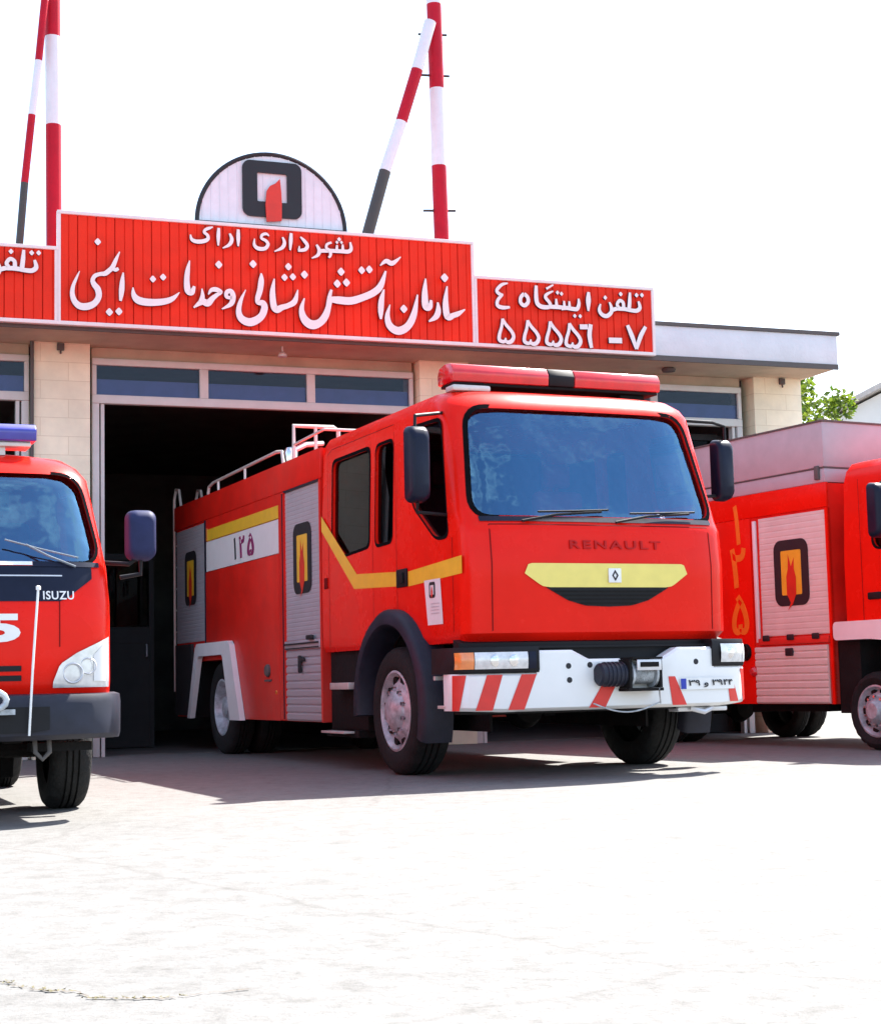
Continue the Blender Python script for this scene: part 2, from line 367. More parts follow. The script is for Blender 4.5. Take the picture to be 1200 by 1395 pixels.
class Cab:
    """forward control cab: rounded plan outline lofted through height levels"""
    def __init__(s, cx, yr, lev, d=0.55, n=5.0): s.cx, s.yr, s.lev, s.d, s.n = cx, yr, lev, d, n
    def at(s, z):
        L = s.lev
        if z <= L[0][0]: return L[0][1:]
        for a, b in zip(L, L[1:]):
            if z <= b[0]:
                t = (z - a[0]) / (b[0] - a[0]); return tuple(a[k] + (b[k] - a[k]) * t for k in (1, 2, 3))
        return L[-1][1:]
    def fy(s, x, z):
        hw, yf, d = s.at(z); u = min(0.999, abs(x - s.cx) / hw)
        return yf + d * (1 - (1 - u ** s.n) ** (1 / s.n))
    def outline(s, z, ins=0.0, N=44):
        hw, yf, d = s.at(z); hw -= ins; yf += ins
        P = [(s.cx - hw, s.yr - ins)]
        for k in range(N + 1):
            a = math.pi * (1 - k / N); c, t = math.cos(a), math.sin(a)
            P.append((s.cx + hw * math.copysign(abs(c) ** (2 / s.n), c), yf + d - d * abs(t) ** (2 / s.n)))
        P.append((s.cx + hw, s.yr - ins))
        return P
    def shell(s, zs, ins=0.0):
        mb = MB()
        mb.rings([[(p[0], p[1], z) for p in s.outline(z, ins)] for z in zs])
        return mb
    def patch(s, c00, c10, c11, c01, eps, nu=12, nv=4, mb=None, m=None):
        mb = mb or MB(); G = []
        for j in range(nv + 1):
            v = j / nv; row = []
            for i in range(nu + 1):
                u = i / nu
                x = (1 - v) * ((1 - u) * c00[0] + u * c10[0]) + v * ((1 - u) * c01[0] + u * c11[0])
                z = (1 - v) * ((1 - u) * c00[1] + u * c10[1]) + v * ((1 - u) * c01[1] + u * c11[1])
                row.append((x, s.fy(x, z) - eps, z))
            G.append(row)
        mb.grid(G, m); return mb
    def cols(s, top, bot, eps, n=32, nv=3, mb=None, m=None):
        """sheet between two polylines z(x) of the same x range"""
        def zz(L, x):
            for a, b in zip(L, L[1:]):
                if x <= b[0] + 1e-9: return a[1] + (b[1] - a[1]) * (x - a[0]) / max(1e-9, b[0] - a[0])
            return L[-1][1]
        mb = mb or MB(); x0, x1 = top[0][0], top[-1][0]; G = []
        for j in range(nv + 1):
            row = []
            for i in range(n + 1):
                x = x0 + (x1 - x0) * i / n; a, b = zz(bot, x), zz(top, x); z = a + (b - a) * j / nv
                row.append((x, s.fy(x, z) - eps, z))
            G.append(row)
        mb.grid(G, m); return mb
    def band(s, pts, w_, eps, mb=None, m=None):
        """border strip w_ wide outside a closed outline of (x,z), lying on the front"""
        mb = mb or MB(); N = len(pts); A, B = [], []
        cx = sum(p[0] for p in pts) / N; cz = sum(p[1] for p in pts) / N
        for i in range(N):
            a = Vector(pts[i - 1]); b = Vector(pts[(i + 1) % N]); t = (b - a).normalized(); nn = Vector((t.y, -t.x))
            if nn.dot(Vector(pts[i]) - Vector((cx, cz))) < 0: nn = -nn
            q = Vector(pts[i]) + nn * w_; p = Vector(pts[i]) - nn * 0.004
            A.append((p.x, s.fy(p.x, p.y) - eps, p.y)); B.append((q.x, s.fy(q.x, q.y) - eps, q.y))
        mb.rings([A, B], m, True, False); return mb

def wheel(parent, x, y, z, r, w_, rim, side, dual=False, name='wheel', paint='steel'):
    """side -1: outer face looks to -x.  x is the outer face"""
    W = part(name, parent, (x, y, z)); s = -side
    tr = MB(); n = 72
    prof = [(rim - 0.005, 0.035), (rim + 0.012, 0.012), (rim + 0.05, 0.0), (r * 0.84, -0.006), (r - 0.035, 0.006), (r - 0.010, 0.028), (r, 0.05)]
    k = 4; span = w_ - 0.1
    for i in range(k):
        a = 0.05 + span * (i + 0.72) / k; b = 0.05 + span * (i + 0.98) / k
        if i < k - 1: prof += [(r + 0.003, a), (r - 0.014, a + 0.004), (r - 0.014, b), (r + 0.003, b + 0.004)]
    prof += [(r, w_ - 0.05), (r - 0.010, w_ - 0.028), (r - 0.035, w_ - 0.006), (rim + 0.05, w_), (rim, w_ - 0.03)]
    def lug(q, j, rr): return rr - (0.012 if (q in (5, 6, len(prof) - 4, len(prof) - 5) and j % 3 == 0) else 0)
    tr.lathe([(a, s * h) for a, h in prof], (0, 0, 0), 'x', None, n, False, lug)
    tr.done('tyre', 'rubber', W, 40)
    if dual:
        t2 = MB(); t2.lathe([(a, s * (h + w_ + 0.06)) for a, h in prof], (0, 0, 0), 'x', None, n, False, lug); t2.done('tyre', 'rubber', W, 40)
    rm = MB(); k = rim / 0.3
    if dual: P = [(rim + 0.006, 0.012), (rim - 0.012, 0.008), (rim - 0.03, 0.03), (rim - 0.055, 0.13), (rim * 0.62, 0.17), (rim * 0.5, 0.16), (rim * 0.47, 0.10), (rim * 0.36, 0.04), (rim * 0.25, 0.03), (0.001, 0.03)]
    else: P = [(rim + 0.006, 0.012), (rim - 0.012, 0.006), (rim - 0.028, 0.03), (rim - 0.05, 0.075), (rim * 0.72, 0.045), (rim * 0.60, 0.02), (rim * 0.52, 0.022), (rim * 0.48, -0.005), (rim * 0.36, -0.03), (rim * 0.30, -0.045), (0.001, -0.05)]
    rm.lathe([(a, s * h) for a, h in P], (0, 0, 0), 'x', paint, 48)
    for j in range(10):
        a = 2 * math.pi * j / 10; c, t = math.cos(a), math.sin(a)
        hr = rim * 0.78; h0 = (0.145 if dual else 0.052)
        rm.lathe([(0.001, s * (h0 - 0.008)), (0.038 * k, s * (h0 - 0.008)), (0.038 * k, s * (h0 + 0.03))], (0, hr * c, hr * t), 'x', 'chassis', 10)
        c, t = math.cos(a + 0.3), math.sin(a + 0.3); hr = rim * 0.56; h1 = (0.165 if dual else 0.02)
        rm.lathe([(0.001, s * (h1 - 0.03)), (0.015 * k, s * (h1 - 0.03)), (0.017 * k, s * (h1 + 0.005))], (0, hr * c, hr * t), 'x', 'chrome', 6)
    rm.done('rim', None, W, 40)
    return W

def fire_emblem(parent, a0, a1, z0, z1, x, inner='yellow', ring='ink', name='emblem'):
    """square ring with a flame, on a plane facing -x; a = y coordinate"""
    E = part(name, parent); w_ = a1 - a0; h = z1 - z0; t = w_ * 0.21
    o = rrect(a0, a1, z0, z1, w_ * 0.2); q = rrect(a0 + t, a1 - t, z0 + t, z1 - t, w_ * 0.03)
    mb = MB(); mb.rings([[(x, p[0], p[1]) for p in o], [(x, p[0], p[1]) for p in q]], ring, True, False); mb.done('square_ring', None, E)
    mb = MB(); mb.faces([(x - 0.0015, p[0], p[1]) for p in q], [tuple(range(len(q)))], inner); mb.done('centre_panel', None, E)
    fx = [(-.16, -.60), (.02, -.50), (.15, -.34), (.16, -.08), (.10, .06), (.11, .24), (0.0, .10), (-.09, .30), (-.11, .06), (-.17, -.06), (-.17, -.34), (-.05, -.48)]
    cy, cz = (a0 + a1) / 2, (z0 + z1) / 2
    mb = MB(); mb.faces([(x - 0.003, cy - p[0] * w_ * 0.85, cz + p[1] * h * .95) for p in fx], [tuple(range(len(fx)))], 'flame'); mb.done('flame', None, E)
    return E

# ------------------------------------------------------------------ ground
mb = MB(); mb.faces([(-600, -300, 0), (600, -300, 0), (600, 900, 0), (-600, 900, 0)], [(0, 1, 2, 3)])
struct(mb.done('ground', 'ground'))

# ------------------------------------------------------------------ fire station
YB = 0.356473
ex, ey = Vector((math.cos(YB), math.sin(YB), 0)), Vector((-math.sin(YB), math.cos(YB), 0))
def bpos(x, y, z=0): return ex * x + ey * y + Vector((0, 0, z))
D0 = 18.564                                            # the door line; building coordinates: x along the front, y inwards
B = thing('fire_station', 'cream stone fire station with dark open garage bays under a flat concrete roof', 'building', bpos(0, D0), YB)
ZS = 4.65
PIL = [(-8.1, -7.4), (-3.05, -2.40), (2.10, 2.72), (6.66, 7.30), (11.30, 12.02)]
for a, b in PIL:
    mb = MB(); mb.box(a, b, -0.06, 0.55, 0, ZS, None, 0.008); mb.done('pillar', 'cream', B)
# roof slab: fascia, soffit
mb = MB(); mb.box(-8.6, 12.10, -0.82, 12.0, ZS + 0.012, 5.06, None, 0.012); mb.done('roof_slab', 'fascia', B)
mb = MB(); mb.box(-8.62, 12.13, -0.840, 12.02, 5.06, 5.105); mb.done('roof_coping', 'edge', B)
mb = MB(); mb.box(-8.58, 12.08, -0.80, 11.9, ZS - 0.02, ZS + 0.008); mb.done('soffit', 'soffit', B)
mb = MB(); mb.box(-8.595, 12.095, -0.832, -0.805, ZS - 0.035, ZS + 0.03); mb.done('drip_edge', 'edge', B)
# inside: walls, floor
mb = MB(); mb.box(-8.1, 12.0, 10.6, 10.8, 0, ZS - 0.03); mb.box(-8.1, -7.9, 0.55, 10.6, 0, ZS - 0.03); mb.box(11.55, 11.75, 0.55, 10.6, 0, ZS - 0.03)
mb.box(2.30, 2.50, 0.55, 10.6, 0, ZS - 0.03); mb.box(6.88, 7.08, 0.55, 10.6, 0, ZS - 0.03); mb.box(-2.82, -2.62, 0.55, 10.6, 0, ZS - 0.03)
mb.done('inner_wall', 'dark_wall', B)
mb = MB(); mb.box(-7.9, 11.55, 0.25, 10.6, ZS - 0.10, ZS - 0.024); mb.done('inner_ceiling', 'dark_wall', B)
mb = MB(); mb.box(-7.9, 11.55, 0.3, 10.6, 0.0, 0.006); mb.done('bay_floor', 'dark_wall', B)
mb = MB(); mb.box(11.75, 12.0, 0.55, 10.8, 0, ZS - 0.03); mb.done('side_wall', 'cream', B)
# lintel recess + transom windows over every bay
def bay(a, b, n, door=None):
    W = part('transom_window', B)
    y0, y1 = 0.05, 0.15; z0, z1, z2 = 3.98, 4.08, 4.50
    mb = MB(); mb.box(a, b, 0.10, 0.30, z2, ZS - 0.022); mb.done('lintel', 'soffit', W)
    mb = MB()
    mb.box(a, b, y0, y1, z0, z1, None, 0.008); mb.box(a, b, y0 + .004, y1, z2 - 0.075, z2, None, 0.006)
    c = (b - a) / n
    for k in range(n + 1):
        x = a + c * k; x0, x1 = max(a, x - 0.05), min(b, x + 0.05)
        mb.box(x0, x1, y0 + .008, y1 - .006, z1 + .001, z2 - 0.0755, None, 0.006)
    mb.done('frame', 'frame', W)
    for k in range(n):
        x0, x1 = a + c * k + 0.05, a + c * (k + 1) - 0.05
        mb = MB(); mb.box(x0, x1, 0.095, 0.105, z1 + .002, z2 - 0.076); g = mb.done('pane', 'glass_win', W)
        mb = MB(); mb.box(x0 + .003, x1 - .003, 0.125, 0.130, z1 + .004, z1 + .19); mb.done('blue_reflection', 'film', W)  # blue sheet added behind the lower pane to stand for its reflection
    for x0, x1 in ((a, a + 0.08), (b - 0.08, b)):
        mb = MB(); mb.box(x0, x1, y0 + .003, y1, 0.0, z0 - .001, None, 0.008); mb.done('door_jamb', 'frame', B)
    for x0 in (a + 0.10, b - 0.14):
        mb = MB(); mb.box(x0, x0 + 0.04, y0 + .035, y1 + .03, 0.0, z0 - .001); mb.done('door_track', 'frame', B)
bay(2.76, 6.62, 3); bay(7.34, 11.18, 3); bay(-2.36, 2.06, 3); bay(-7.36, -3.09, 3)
# small junction boxes at the pillar tops, hooks under the soffit
for x in (2.33, 11.66):
    mb = MB(); mb.box(x + .02, x + 0.10, -0.10, -0.062, ZS - 0.11, ZS - 0.03, None, 0.006); mb.tube([(x + .06, -.08, ZS - .11), (x + .06, -.09, ZS - .15)], .010); mb.done('junction_box', 'edge', B)
mb = MB(); mb.tube([(4.85, -0.45, ZS - 0.02), (4.85, -0.45, ZS - 0.09)], .012); mb.lathe([(.02, 0), (.05, -.03), (.055, -.06), (.001, -.07)], (4.85, -.45, ZS - .08), 'z'); mb.done('soffit_lamp', 'tube', B)
mb = MB(); mb.lathe([(.07, 0), (.09, -.02), (.08, -.05), (.001, -.06)], (9.9, -.35, ZS - .02), 'z'); mb.done('soffit_lamp', 'edge', B)
# downpipe beside the left pillar
mb = MB(); mb.tube([(2.075, -0.10, ZS - 0.03), (2.075, -0.10, 0.1)], 0.022); mb.done('cable_pipe', 'edge', B)

# folded door leaf inside the left jamb, seen in the shade
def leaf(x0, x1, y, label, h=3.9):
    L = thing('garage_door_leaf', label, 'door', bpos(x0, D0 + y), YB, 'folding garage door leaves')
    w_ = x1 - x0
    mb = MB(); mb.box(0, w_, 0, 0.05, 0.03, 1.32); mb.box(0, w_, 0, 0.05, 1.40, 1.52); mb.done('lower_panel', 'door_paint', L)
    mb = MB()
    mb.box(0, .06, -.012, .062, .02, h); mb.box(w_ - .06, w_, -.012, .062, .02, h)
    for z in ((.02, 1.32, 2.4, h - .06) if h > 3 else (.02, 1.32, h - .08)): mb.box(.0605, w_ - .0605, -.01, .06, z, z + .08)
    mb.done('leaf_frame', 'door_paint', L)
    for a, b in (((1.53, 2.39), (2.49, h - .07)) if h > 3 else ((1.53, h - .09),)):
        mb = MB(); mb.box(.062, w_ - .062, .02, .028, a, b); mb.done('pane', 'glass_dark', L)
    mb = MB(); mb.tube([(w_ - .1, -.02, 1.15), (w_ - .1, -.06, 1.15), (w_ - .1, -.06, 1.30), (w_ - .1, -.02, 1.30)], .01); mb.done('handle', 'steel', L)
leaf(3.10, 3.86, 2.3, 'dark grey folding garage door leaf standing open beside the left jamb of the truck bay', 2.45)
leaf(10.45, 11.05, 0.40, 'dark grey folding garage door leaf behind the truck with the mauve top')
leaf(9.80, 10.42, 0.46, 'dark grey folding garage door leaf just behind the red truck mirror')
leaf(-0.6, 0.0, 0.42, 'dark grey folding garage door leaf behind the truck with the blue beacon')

# ------------------------------------------------------------------ roof signs
def sign(name, label, x0, x1, z0, z1):
    S = thing(name, label, 'sign', bpos(x0, 17.66, z0), YB, 'red sign boards on the roof edge')
    W, H = x1 - x0, z1 - z0
    mb = MB(); p = 0.2; P = []; x = 0.0; k = 0
    while x < W - 1e-6:                                   # ribbed sheet: flat panels between narrow grooves
        e = min(W, x + (0.105 if k % 2 == 0 else 0.095)); P += [(x, 0), (max(x, e - 0.012), 0)]
        if e < W - 0.02: P += [(e - 0.008, 0.024 if k % 2 else 0.010), (e - 0.004, 0.024 if k % 2 else 0.010)]
        x = e; k += 1
    P += [(W, 0), (W, 0.06), (0, 0.06)]
    mb.prism(P, 'z', 0, H); mb.done('sheet', 'sign_red', S, smooth=False)
    mb = MB()
    for a, b, c, d in ((-.025, W + .025, -.03, .012), (-.025, W + .025, H - .012, H + .028)):
        mb.box(a, b, -.022, .058, c, d, None, .005)
    mb.box(-.025, .012, -.020, .057, .0125, H - .0125); mb.box(W - .012, W + .025, -.020, .057, .0125, H - .0125)
    mb.done('border', 'trim', S)
    for q in (0.15, W / 2, W - 0.15):
        mb = MB(); mb.tube([(q, .062, H * .9), (q, .08, H * .8), (q, .70, .46)], .02); mb.done('support_strut', 'mast_dark', S)
    return S, W, H
S0, W0, H0 = sign('sign_board', 'tall red ribbed sign board with flowing white calligraphy over the main bay', 2.27, 7.04, 4.68, 5.88)
S1, W1, H1 = sign('sign_board', 'lower red sign board with white station telephone digits right of the calligraphy', 7.08, 9.40, 4.68, 5.475)
S2, W2, H2 = sign('sign_board', 'lower red sign board partly out of frame left of the calligraphy', -0.1, 2.23, 4.68, 5.475)

STROKES = [[(2.907, 5.481, 0.011), (2.865, 5.387, 0.034), (2.829, 5.303, 0.045), (2.792, 5.264, 0.045), (2.75, 5.229, 0.045), (2.693, 5.219, 0.037), (2.641, 5.196, 0.039), (2.615, 5.147, 0.039), (2.632, 5.101, 0.052), (2.671, 5.049, 0.06), (2.68, 4.969, 0.055), (2.634, 4.892, 0.058), (2.556, 4.854, 0.068), (2.478, 4.856, 0.065), (2.423, 4.907, 0.054), (2.4, 4.986, 0.044), (2.41, 5.073, 0.034), (2.445, 5.163, 0.023), (2.478, 5.239, 0.008)], [(2.829, 5.303, 0.026), (2.858, 5.278, 0.04), (2.895, 5.294, 0.026)], [(2.945, 5.252, 0.013), (2.934, 5.154, 0.042), (2.926, 5.045, 0.05), (2.914, 4.936, 0.024)], [(3.049, 5.093, 0.011), (3.058, 5.012, 0.048), (3.102, 4.958, 0.072), (3.188, 4.939, 0.072), (3.295, 4.942, 0.067), (3.403, 4.961, 0.059), (3.484, 4.997, 0.046), (3.559, 5.07, 0.008)], [(3.674, 5.435, 0.011), (3.651, 5.324, 0.044), (3.64, 5.199, 0.054), (3.652, 5.097, 0.063), (3.694, 5.079, 0.057), (3.724, 5.149, 0.025)], [(3.879, 5.065, 0.011), (3.914, 5.117, 0.038), (3.969, 5.126, 0.047), (4.023, 5.102, 0.033), (3.975, 5.066, 0.039), (3.926, 5.024, 0.05), (3.871, 4.966, 0.066), (3.81, 4.979, 0.06), (3.714, 4.908, 0.014)], [(3.808, 5.127, 0.011), (3.814, 5.045, 0.041), (3.799, 4.975, 0.057)], [(4.147, 5.044, 0.036), (4.085, 5.05, 0.036), (4.086, 5.103, 0.042), (4.134, 5.117, 0.047), (4.157, 5.059, 0.053), (4.133, 4.974, 0.047), (4.029, 4.909, 0.011)], [(4.481, 5.344, 0.014), (4.48, 5.267, 0.053), (4.465, 5.154, 0.056), (4.436, 5.055, 0.05), (4.439, 5.006, 0.042), (4.495, 5.003, 0.062), (4.513, 4.941, 0.067), (4.465, 4.841, 0.07), (4.353, 4.779, 0.081), (4.256, 4.808, 0.072), (4.219, 4.889, 0.056), (4.24, 5.008, 0.039), (4.301, 5.144, 0.008)], [(4.63, 5.291, 0.014), (4.608, 5.135, 0.054), (4.619, 4.982, 0.065), (4.656, 4.94, 0.071), (4.713, 4.967, 0.057), (4.784, 4.992, 0.051), (4.863, 5.046, 0.054), (4.901, 5.181, 0.011)], [(4.978, 5.088, 0.009), (4.943, 4.959, 0.049), (4.974, 4.855, 0.069), (5.059, 4.794, 0.08), (5.16, 4.824, 0.075), (5.238, 4.934, 0.061), (5.27, 5.119, 0.041), (5.296, 5.206, 0.026)], [(5.278, 5.093, 0.054), (5.377, 5.09, 0.076), (5.523, 5.09, 0.077), (5.67, 5.14, 0.07), (5.8, 5.205, 0.07), (5.885, 5.291, 0.063), (5.949, 5.466, 0.019)], [(4.972, 5.084, 0.011), (4.938, 4.959, 0.046), (4.969, 4.838, 0.068), (5.057, 4.781, 0.079), (5.156, 4.822, 0.072), (5.234, 4.94, 0.061), (5.28, 5.102, 0.047)], [(5.923, 5.248, 0.015), (5.89, 5.121, 0.056), (5.879, 4.995, 0.056), (5.878, 4.897, 0.022)], [(5.88, 5.524, 0.011), (5.955, 5.583, 0.045), (6.029, 5.561, 0.049), (6.134, 5.644, 0.011)], [(5.991, 5.073, 0.011), (5.957, 4.937, 0.052), (5.986, 4.823, 0.074), (6.087, 4.771, 0.082), (6.204, 4.834, 0.075), (6.282, 4.982, 0.064), (6.33, 5.211, 0.015)], [(6.433, 5.407, 0.015), (6.419, 5.243, 0.06), (6.425, 5.081, 0.072), (6.478, 5.075, 0.057), (6.495, 5.157, 0.027)], [(6.576, 5.135, 0.019), (6.581, 5.036, 0.057), (6.549, 4.962, 0.057), (6.46, 4.902, 0.015)], [(6.696, 5.333, 0.015), (6.672, 5.132, 0.061), (6.693, 4.97, 0.069), (6.77, 4.992, 0.054), (6.827, 5.014, 0.05), (6.915, 5.07, 0.012)]]
DOTS = [(2.668, 5.569, 0.06), (2.791, 4.801, 0.066), (2.893, 4.813, 0.066), (3.263, 5.195, 0.059), (3.375, 5.223, 0.059), (3.995, 5.405, 0.069), (4.384, 5.438, 0.07), (4.79, 5.435, 0.066), (4.743, 5.309, 0.063), (4.84, 5.321, 0.063), (4.975, 5.355, 0.072), (5.407, 5.417, 0.073), (5.359, 5.275, 0.073), (5.468, 5.295, 0.073), (5.652, 5.45, 0.07), (5.744, 5.465, 0.07), (6.152, 5.029, 0.075), (6.662, 5.427, 0.08)]
CITY = [[(3.686, 5.731, 0.015), (3.702, 5.676, 0.038), (3.758, 5.657, 0.046), (3.832, 5.667, 0.046), (3.88, 5.695, 0.041), (3.878, 5.737, 0.035), (3.842, 5.767, 0.033), (3.853, 5.797, 0.033), (3.895, 5.819, 0.033), (3.94, 5.836, 0.012)], [(4.005, 5.83, 0.03), (3.999, 5.733, 0.042), (3.997, 5.628, 0.018)], [(4.127, 5.776, 0.022), (4.151, 5.711, 0.042), (4.121, 5.646, 0.038), (4.046, 5.603, 0.012)], [(4.225, 5.829, 0.032), (4.224, 5.733, 0.044), (4.223, 5.636, 0.018)], [(4.578, 5.78, 0.014), (4.547, 5.803, 0.031), (4.5, 5.787, 0.032), (4.492, 5.748, 0.032), (4.542, 5.723, 0.036), (4.565, 5.682, 0.039), (4.528, 5.633, 0.042), (4.452, 5.628, 0.046), (4.408, 5.666, 0.035), (4.411, 5.738, 0.012)], [(4.734, 5.779, 0.02), (4.756, 5.717, 0.039), (4.728, 5.656, 0.039), (4.638, 5.607, 0.012)], [(4.835, 5.833, 0.033), (4.829, 5.735, 0.043), (4.821, 5.633, 0.019)], [(4.942, 5.796, 0.017), (4.986, 5.755, 0.038), (5.022, 5.702, 0.041), (4.993, 5.653, 0.041), (4.911, 5.637, 0.031)], [(4.923, 5.648, 0.026), (4.929, 5.691, 0.012)], [(5.53, 5.777, 0.023), (5.54, 5.701, 0.04), (5.506, 5.666, 0.046), (5.427, 5.663, 0.046), (5.296, 5.66, 0.045), (5.201, 5.653, 0.043), (5.157, 5.648, 0.043)], [(5.439, 5.745, 0.023), (5.44, 5.668, 0.039)], [(5.372, 5.732, 0.023), (5.366, 5.663, 0.038)], [(5.307, 5.757, 0.026), (5.254, 5.732, 0.03), (5.245, 5.688, 0.031), (5.288, 5.657, 0.038), (5.291, 5.606, 0.033), (5.269, 5.577, 0.023)], [(5.128, 5.718, 0.026), (5.159, 5.657, 0.043), (5.141, 5.597, 0.038), (5.069, 5.557, 0.012)]]
CITY_DOTS = [(5.395, 5.798, 0.044), (5.368, 5.761, 0.035), (5.422, 5.763, 0.035)]
PHONE = [[(7.473, 5.423, 0.017), (7.395, 5.4, 0.038), (7.33, 5.328, 0.041), (7.364, 5.286, 0.041), (7.411, 5.277, 0.028)], [(7.392, 5.274, 0.034), (7.338, 5.209, 0.041), (7.334, 5.147, 0.045), (7.397, 5.125, 0.047), (7.491, 5.135, 0.028)], [(7.68, 5.31, 0.044), (7.723, 5.268, 0.046), (7.727, 5.21, 0.046), (7.679, 5.166, 0.047), (7.632, 5.2, 0.045), (7.636, 5.263, 0.045), (7.68, 5.31, 0.044)], [(7.838, 5.418, 0.038), (7.834, 5.284, 0.052), (7.848, 5.2, 0.053), (7.908, 5.163, 0.054), (8.004, 5.169, 0.048), (8.01, 5.214, 0.042), (7.955, 5.282, 0.042), (7.98, 5.324, 0.036), (8.058, 5.364, 0.017)], [(7.968, 5.386, 0.029), (8.061, 5.441, 0.019)], [(8.004, 5.169, 0.046), (8.091, 5.172, 0.05), (8.216, 5.168, 0.048), (8.355, 5.158, 0.049)], [(8.092, 5.272, 0.025), (8.096, 5.183, 0.044)], [(8.156, 5.16, 0.052), (8.225, 5.168, 0.05), (8.312, 5.16, 0.05), (8.365, 5.165, 0.049), (8.39, 5.227, 0.043), (8.386, 5.29, 0.025)], [(8.194, 5.252, 0.023), (8.196, 5.171, 0.041)], [(8.262, 5.251, 0.023), (8.264, 5.175, 0.041)], [(8.521, 5.379, 0.035), (8.515, 5.271, 0.065), (8.51, 5.145, 0.023)], [(8.68, 5.245, 0.02), (8.661, 5.171, 0.043), (8.695, 5.115, 0.049), (8.758, 5.1, 0.051), (8.819, 5.149, 0.049), (8.824, 5.212, 0.043), (8.799, 5.274, 0.022)], [(8.82, 5.171, 0.043), (8.87, 5.192, 0.048), (8.92, 5.209, 0.046), (8.902, 5.253, 0.04), (8.938, 5.301, 0.042), (8.982, 5.281, 0.042), (8.988, 5.227, 0.044), (8.979, 5.199, 0.046)], [(8.91, 5.199, 0.048), (8.999, 5.2, 0.048), (9.098, 5.188, 0.048), (9.168, 5.19, 0.05), (9.209, 5.23, 0.048), (9.192, 5.307, 0.028)], [(9.079, 5.409, 0.03), (9.072, 5.304, 0.046), (9.06, 5.199, 0.048)]]
PHONE_DOTS = [(8.106, 5.345, 0.044), (8.158, 5.334, 0.044), (8.323, 5.073, 0.045), (8.394, 5.073, 0.045), (8.737, 5.322, 0.049), (8.946, 5.378, 0.05), (9.16, 5.378, 0.05), (9.233, 5.382, 0.05)]
DIGITS = [[(7.393, 4.99, 0.034), (7.433, 4.924, 0.041), (7.503, 4.847, 0.043), (7.529, 4.784, 0.045), (7.499, 4.725, 0.049), (7.446, 4.712, 0.043), (7.421, 4.749, 0.021)], [(7.393, 4.99, 0.034), (7.379, 4.895, 0.037), (7.35, 4.805, 0.041), (7.344, 4.741, 0.045), (7.376, 4.717, 0.043), (7.411, 4.72, 0.037), (7.429, 4.763, 0.019)], [(7.715, 4.989, 0.034), (7.755, 4.922, 0.042), (7.826, 4.844, 0.044), (7.852, 4.781, 0.046), (7.822, 4.722, 0.049), (7.768, 4.708, 0.044), (7.743, 4.746, 0.021)], [(7.715, 4.989, 0.034), (7.7, 4.892, 0.038), (7.671, 4.803, 0.042), (7.665, 4.739, 0.045), (7.697, 4.714, 0.044), (7.733, 4.717, 0.038), (7.751, 4.761, 0.019)], [(8.006, 4.991, 0.035), (8.047, 4.924, 0.042), (8.118, 4.845, 0.044), (8.145, 4.782, 0.046), (8.114, 4.722, 0.05), (8.059, 4.709, 0.044), (8.034, 4.747, 0.021)], [(8.006, 4.991, 0.035), (7.991, 4.894, 0.038), (7.962, 4.803, 0.042), (7.955, 4.739, 0.046), (7.988, 4.714, 0.044), (8.024, 4.718, 0.038), (8.043, 4.761, 0.019)], [(8.259, 4.983, 0.035), (8.301, 4.916, 0.043), (8.372, 4.837, 0.045), (8.399, 4.773, 0.047), (8.368, 4.714, 0.05), (8.313, 4.7, 0.045), (8.288, 4.738, 0.021)], [(8.259, 4.983, 0.035), (8.245, 4.886, 0.039), (8.215, 4.795, 0.042), (8.208, 4.731, 0.046), (8.24, 4.706, 0.044), (8.277, 4.709, 0.039), (8.296, 4.753, 0.019)], [(8.394, 4.948, 0.06), (8.499, 4.953, 0.061)], [(8.539, 4.986, 0.053), (8.519, 4.849, 0.057), (8.54, 4.697, 0.043)], [(8.775, 4.803, 0.067), (8.952, 4.808, 0.067)], [(9.033, 5.002, 0.044), (9.09, 4.869, 0.058), (9.144, 4.714, 0.04)], [(9.278, 4.997, 0.044), (9.205, 4.875, 0.056), (9.144, 4.714, 0.04)]]
PHONE_SHIFT = (-7.189, 0.021)

def ribbon(mb, pts, x0, z0, y, thick):
    """calligraphic stroke of varying width as a solid plate"""
    Q = []
    n = len(pts)
    for i in range(n - 1):                                # Catmull-Rom through the nodes
        p0, p1, p2, p3 = [Vector(pts[max(0, min(n - 1, i + k))]) for k in (-1, 0, 1, 2)]
        for t in [k / 5 for k in range(5)]:
            Q.append(0.5 * ((2 * p1) + (p2 - p0) * t + (2 * p0 - 5 * p1 + 4 * p2 - p3) * t * t + (3 * p1 - p0 - 3 * p2 + p3) * t ** 3))
    Q.append(Vector(pts[-1]))
    L, Rr = [], []
    for i, q in enumerate(Q):
        d = Q[min(i + 1, len(Q) - 1)] - Q[max(i - 1, 0)]; t = Vector((d.x, d.y)).normalized(); nn = Vector((-t.y, t.x)) * max(0.004, q.z * 0.5)
        L.append((q.x - x0 + nn.x, q.y - z0 + nn.y)); Rr.append((q.x - x0 - nn.x, q.y - z0 - nn.y))
    V = [[mb.bm.verts.new((p[0], yy, p[1])) for p in ring] for ring in (L, Rr) for yy in (y, y + thick)]
    a, b, c, d = V; f = mb.mi('letter'); s = mb.mi('letter_side')
    for i in range(len(L) - 1):
        for q, r_, mi in ((a, c, f), (b, a, s), (c, d, s), (d, b, s)):
            k = mb.bm.faces.new([q[i], q[i + 1], r_[i + 1], r_[i]]); k.material_index = mi
def diamond(mb, x, z, s_, y, thick):
    P = rpoly([(x, z + s_ * .56), (x + s_ * .50, z), (x, z - s_ * .56), (x - s_ * .50, z)], s_ * .2, 3)
    mb.prism(P, 'y', y, y + thick, 'letter', 0, 'letter_side')
mb = MB()
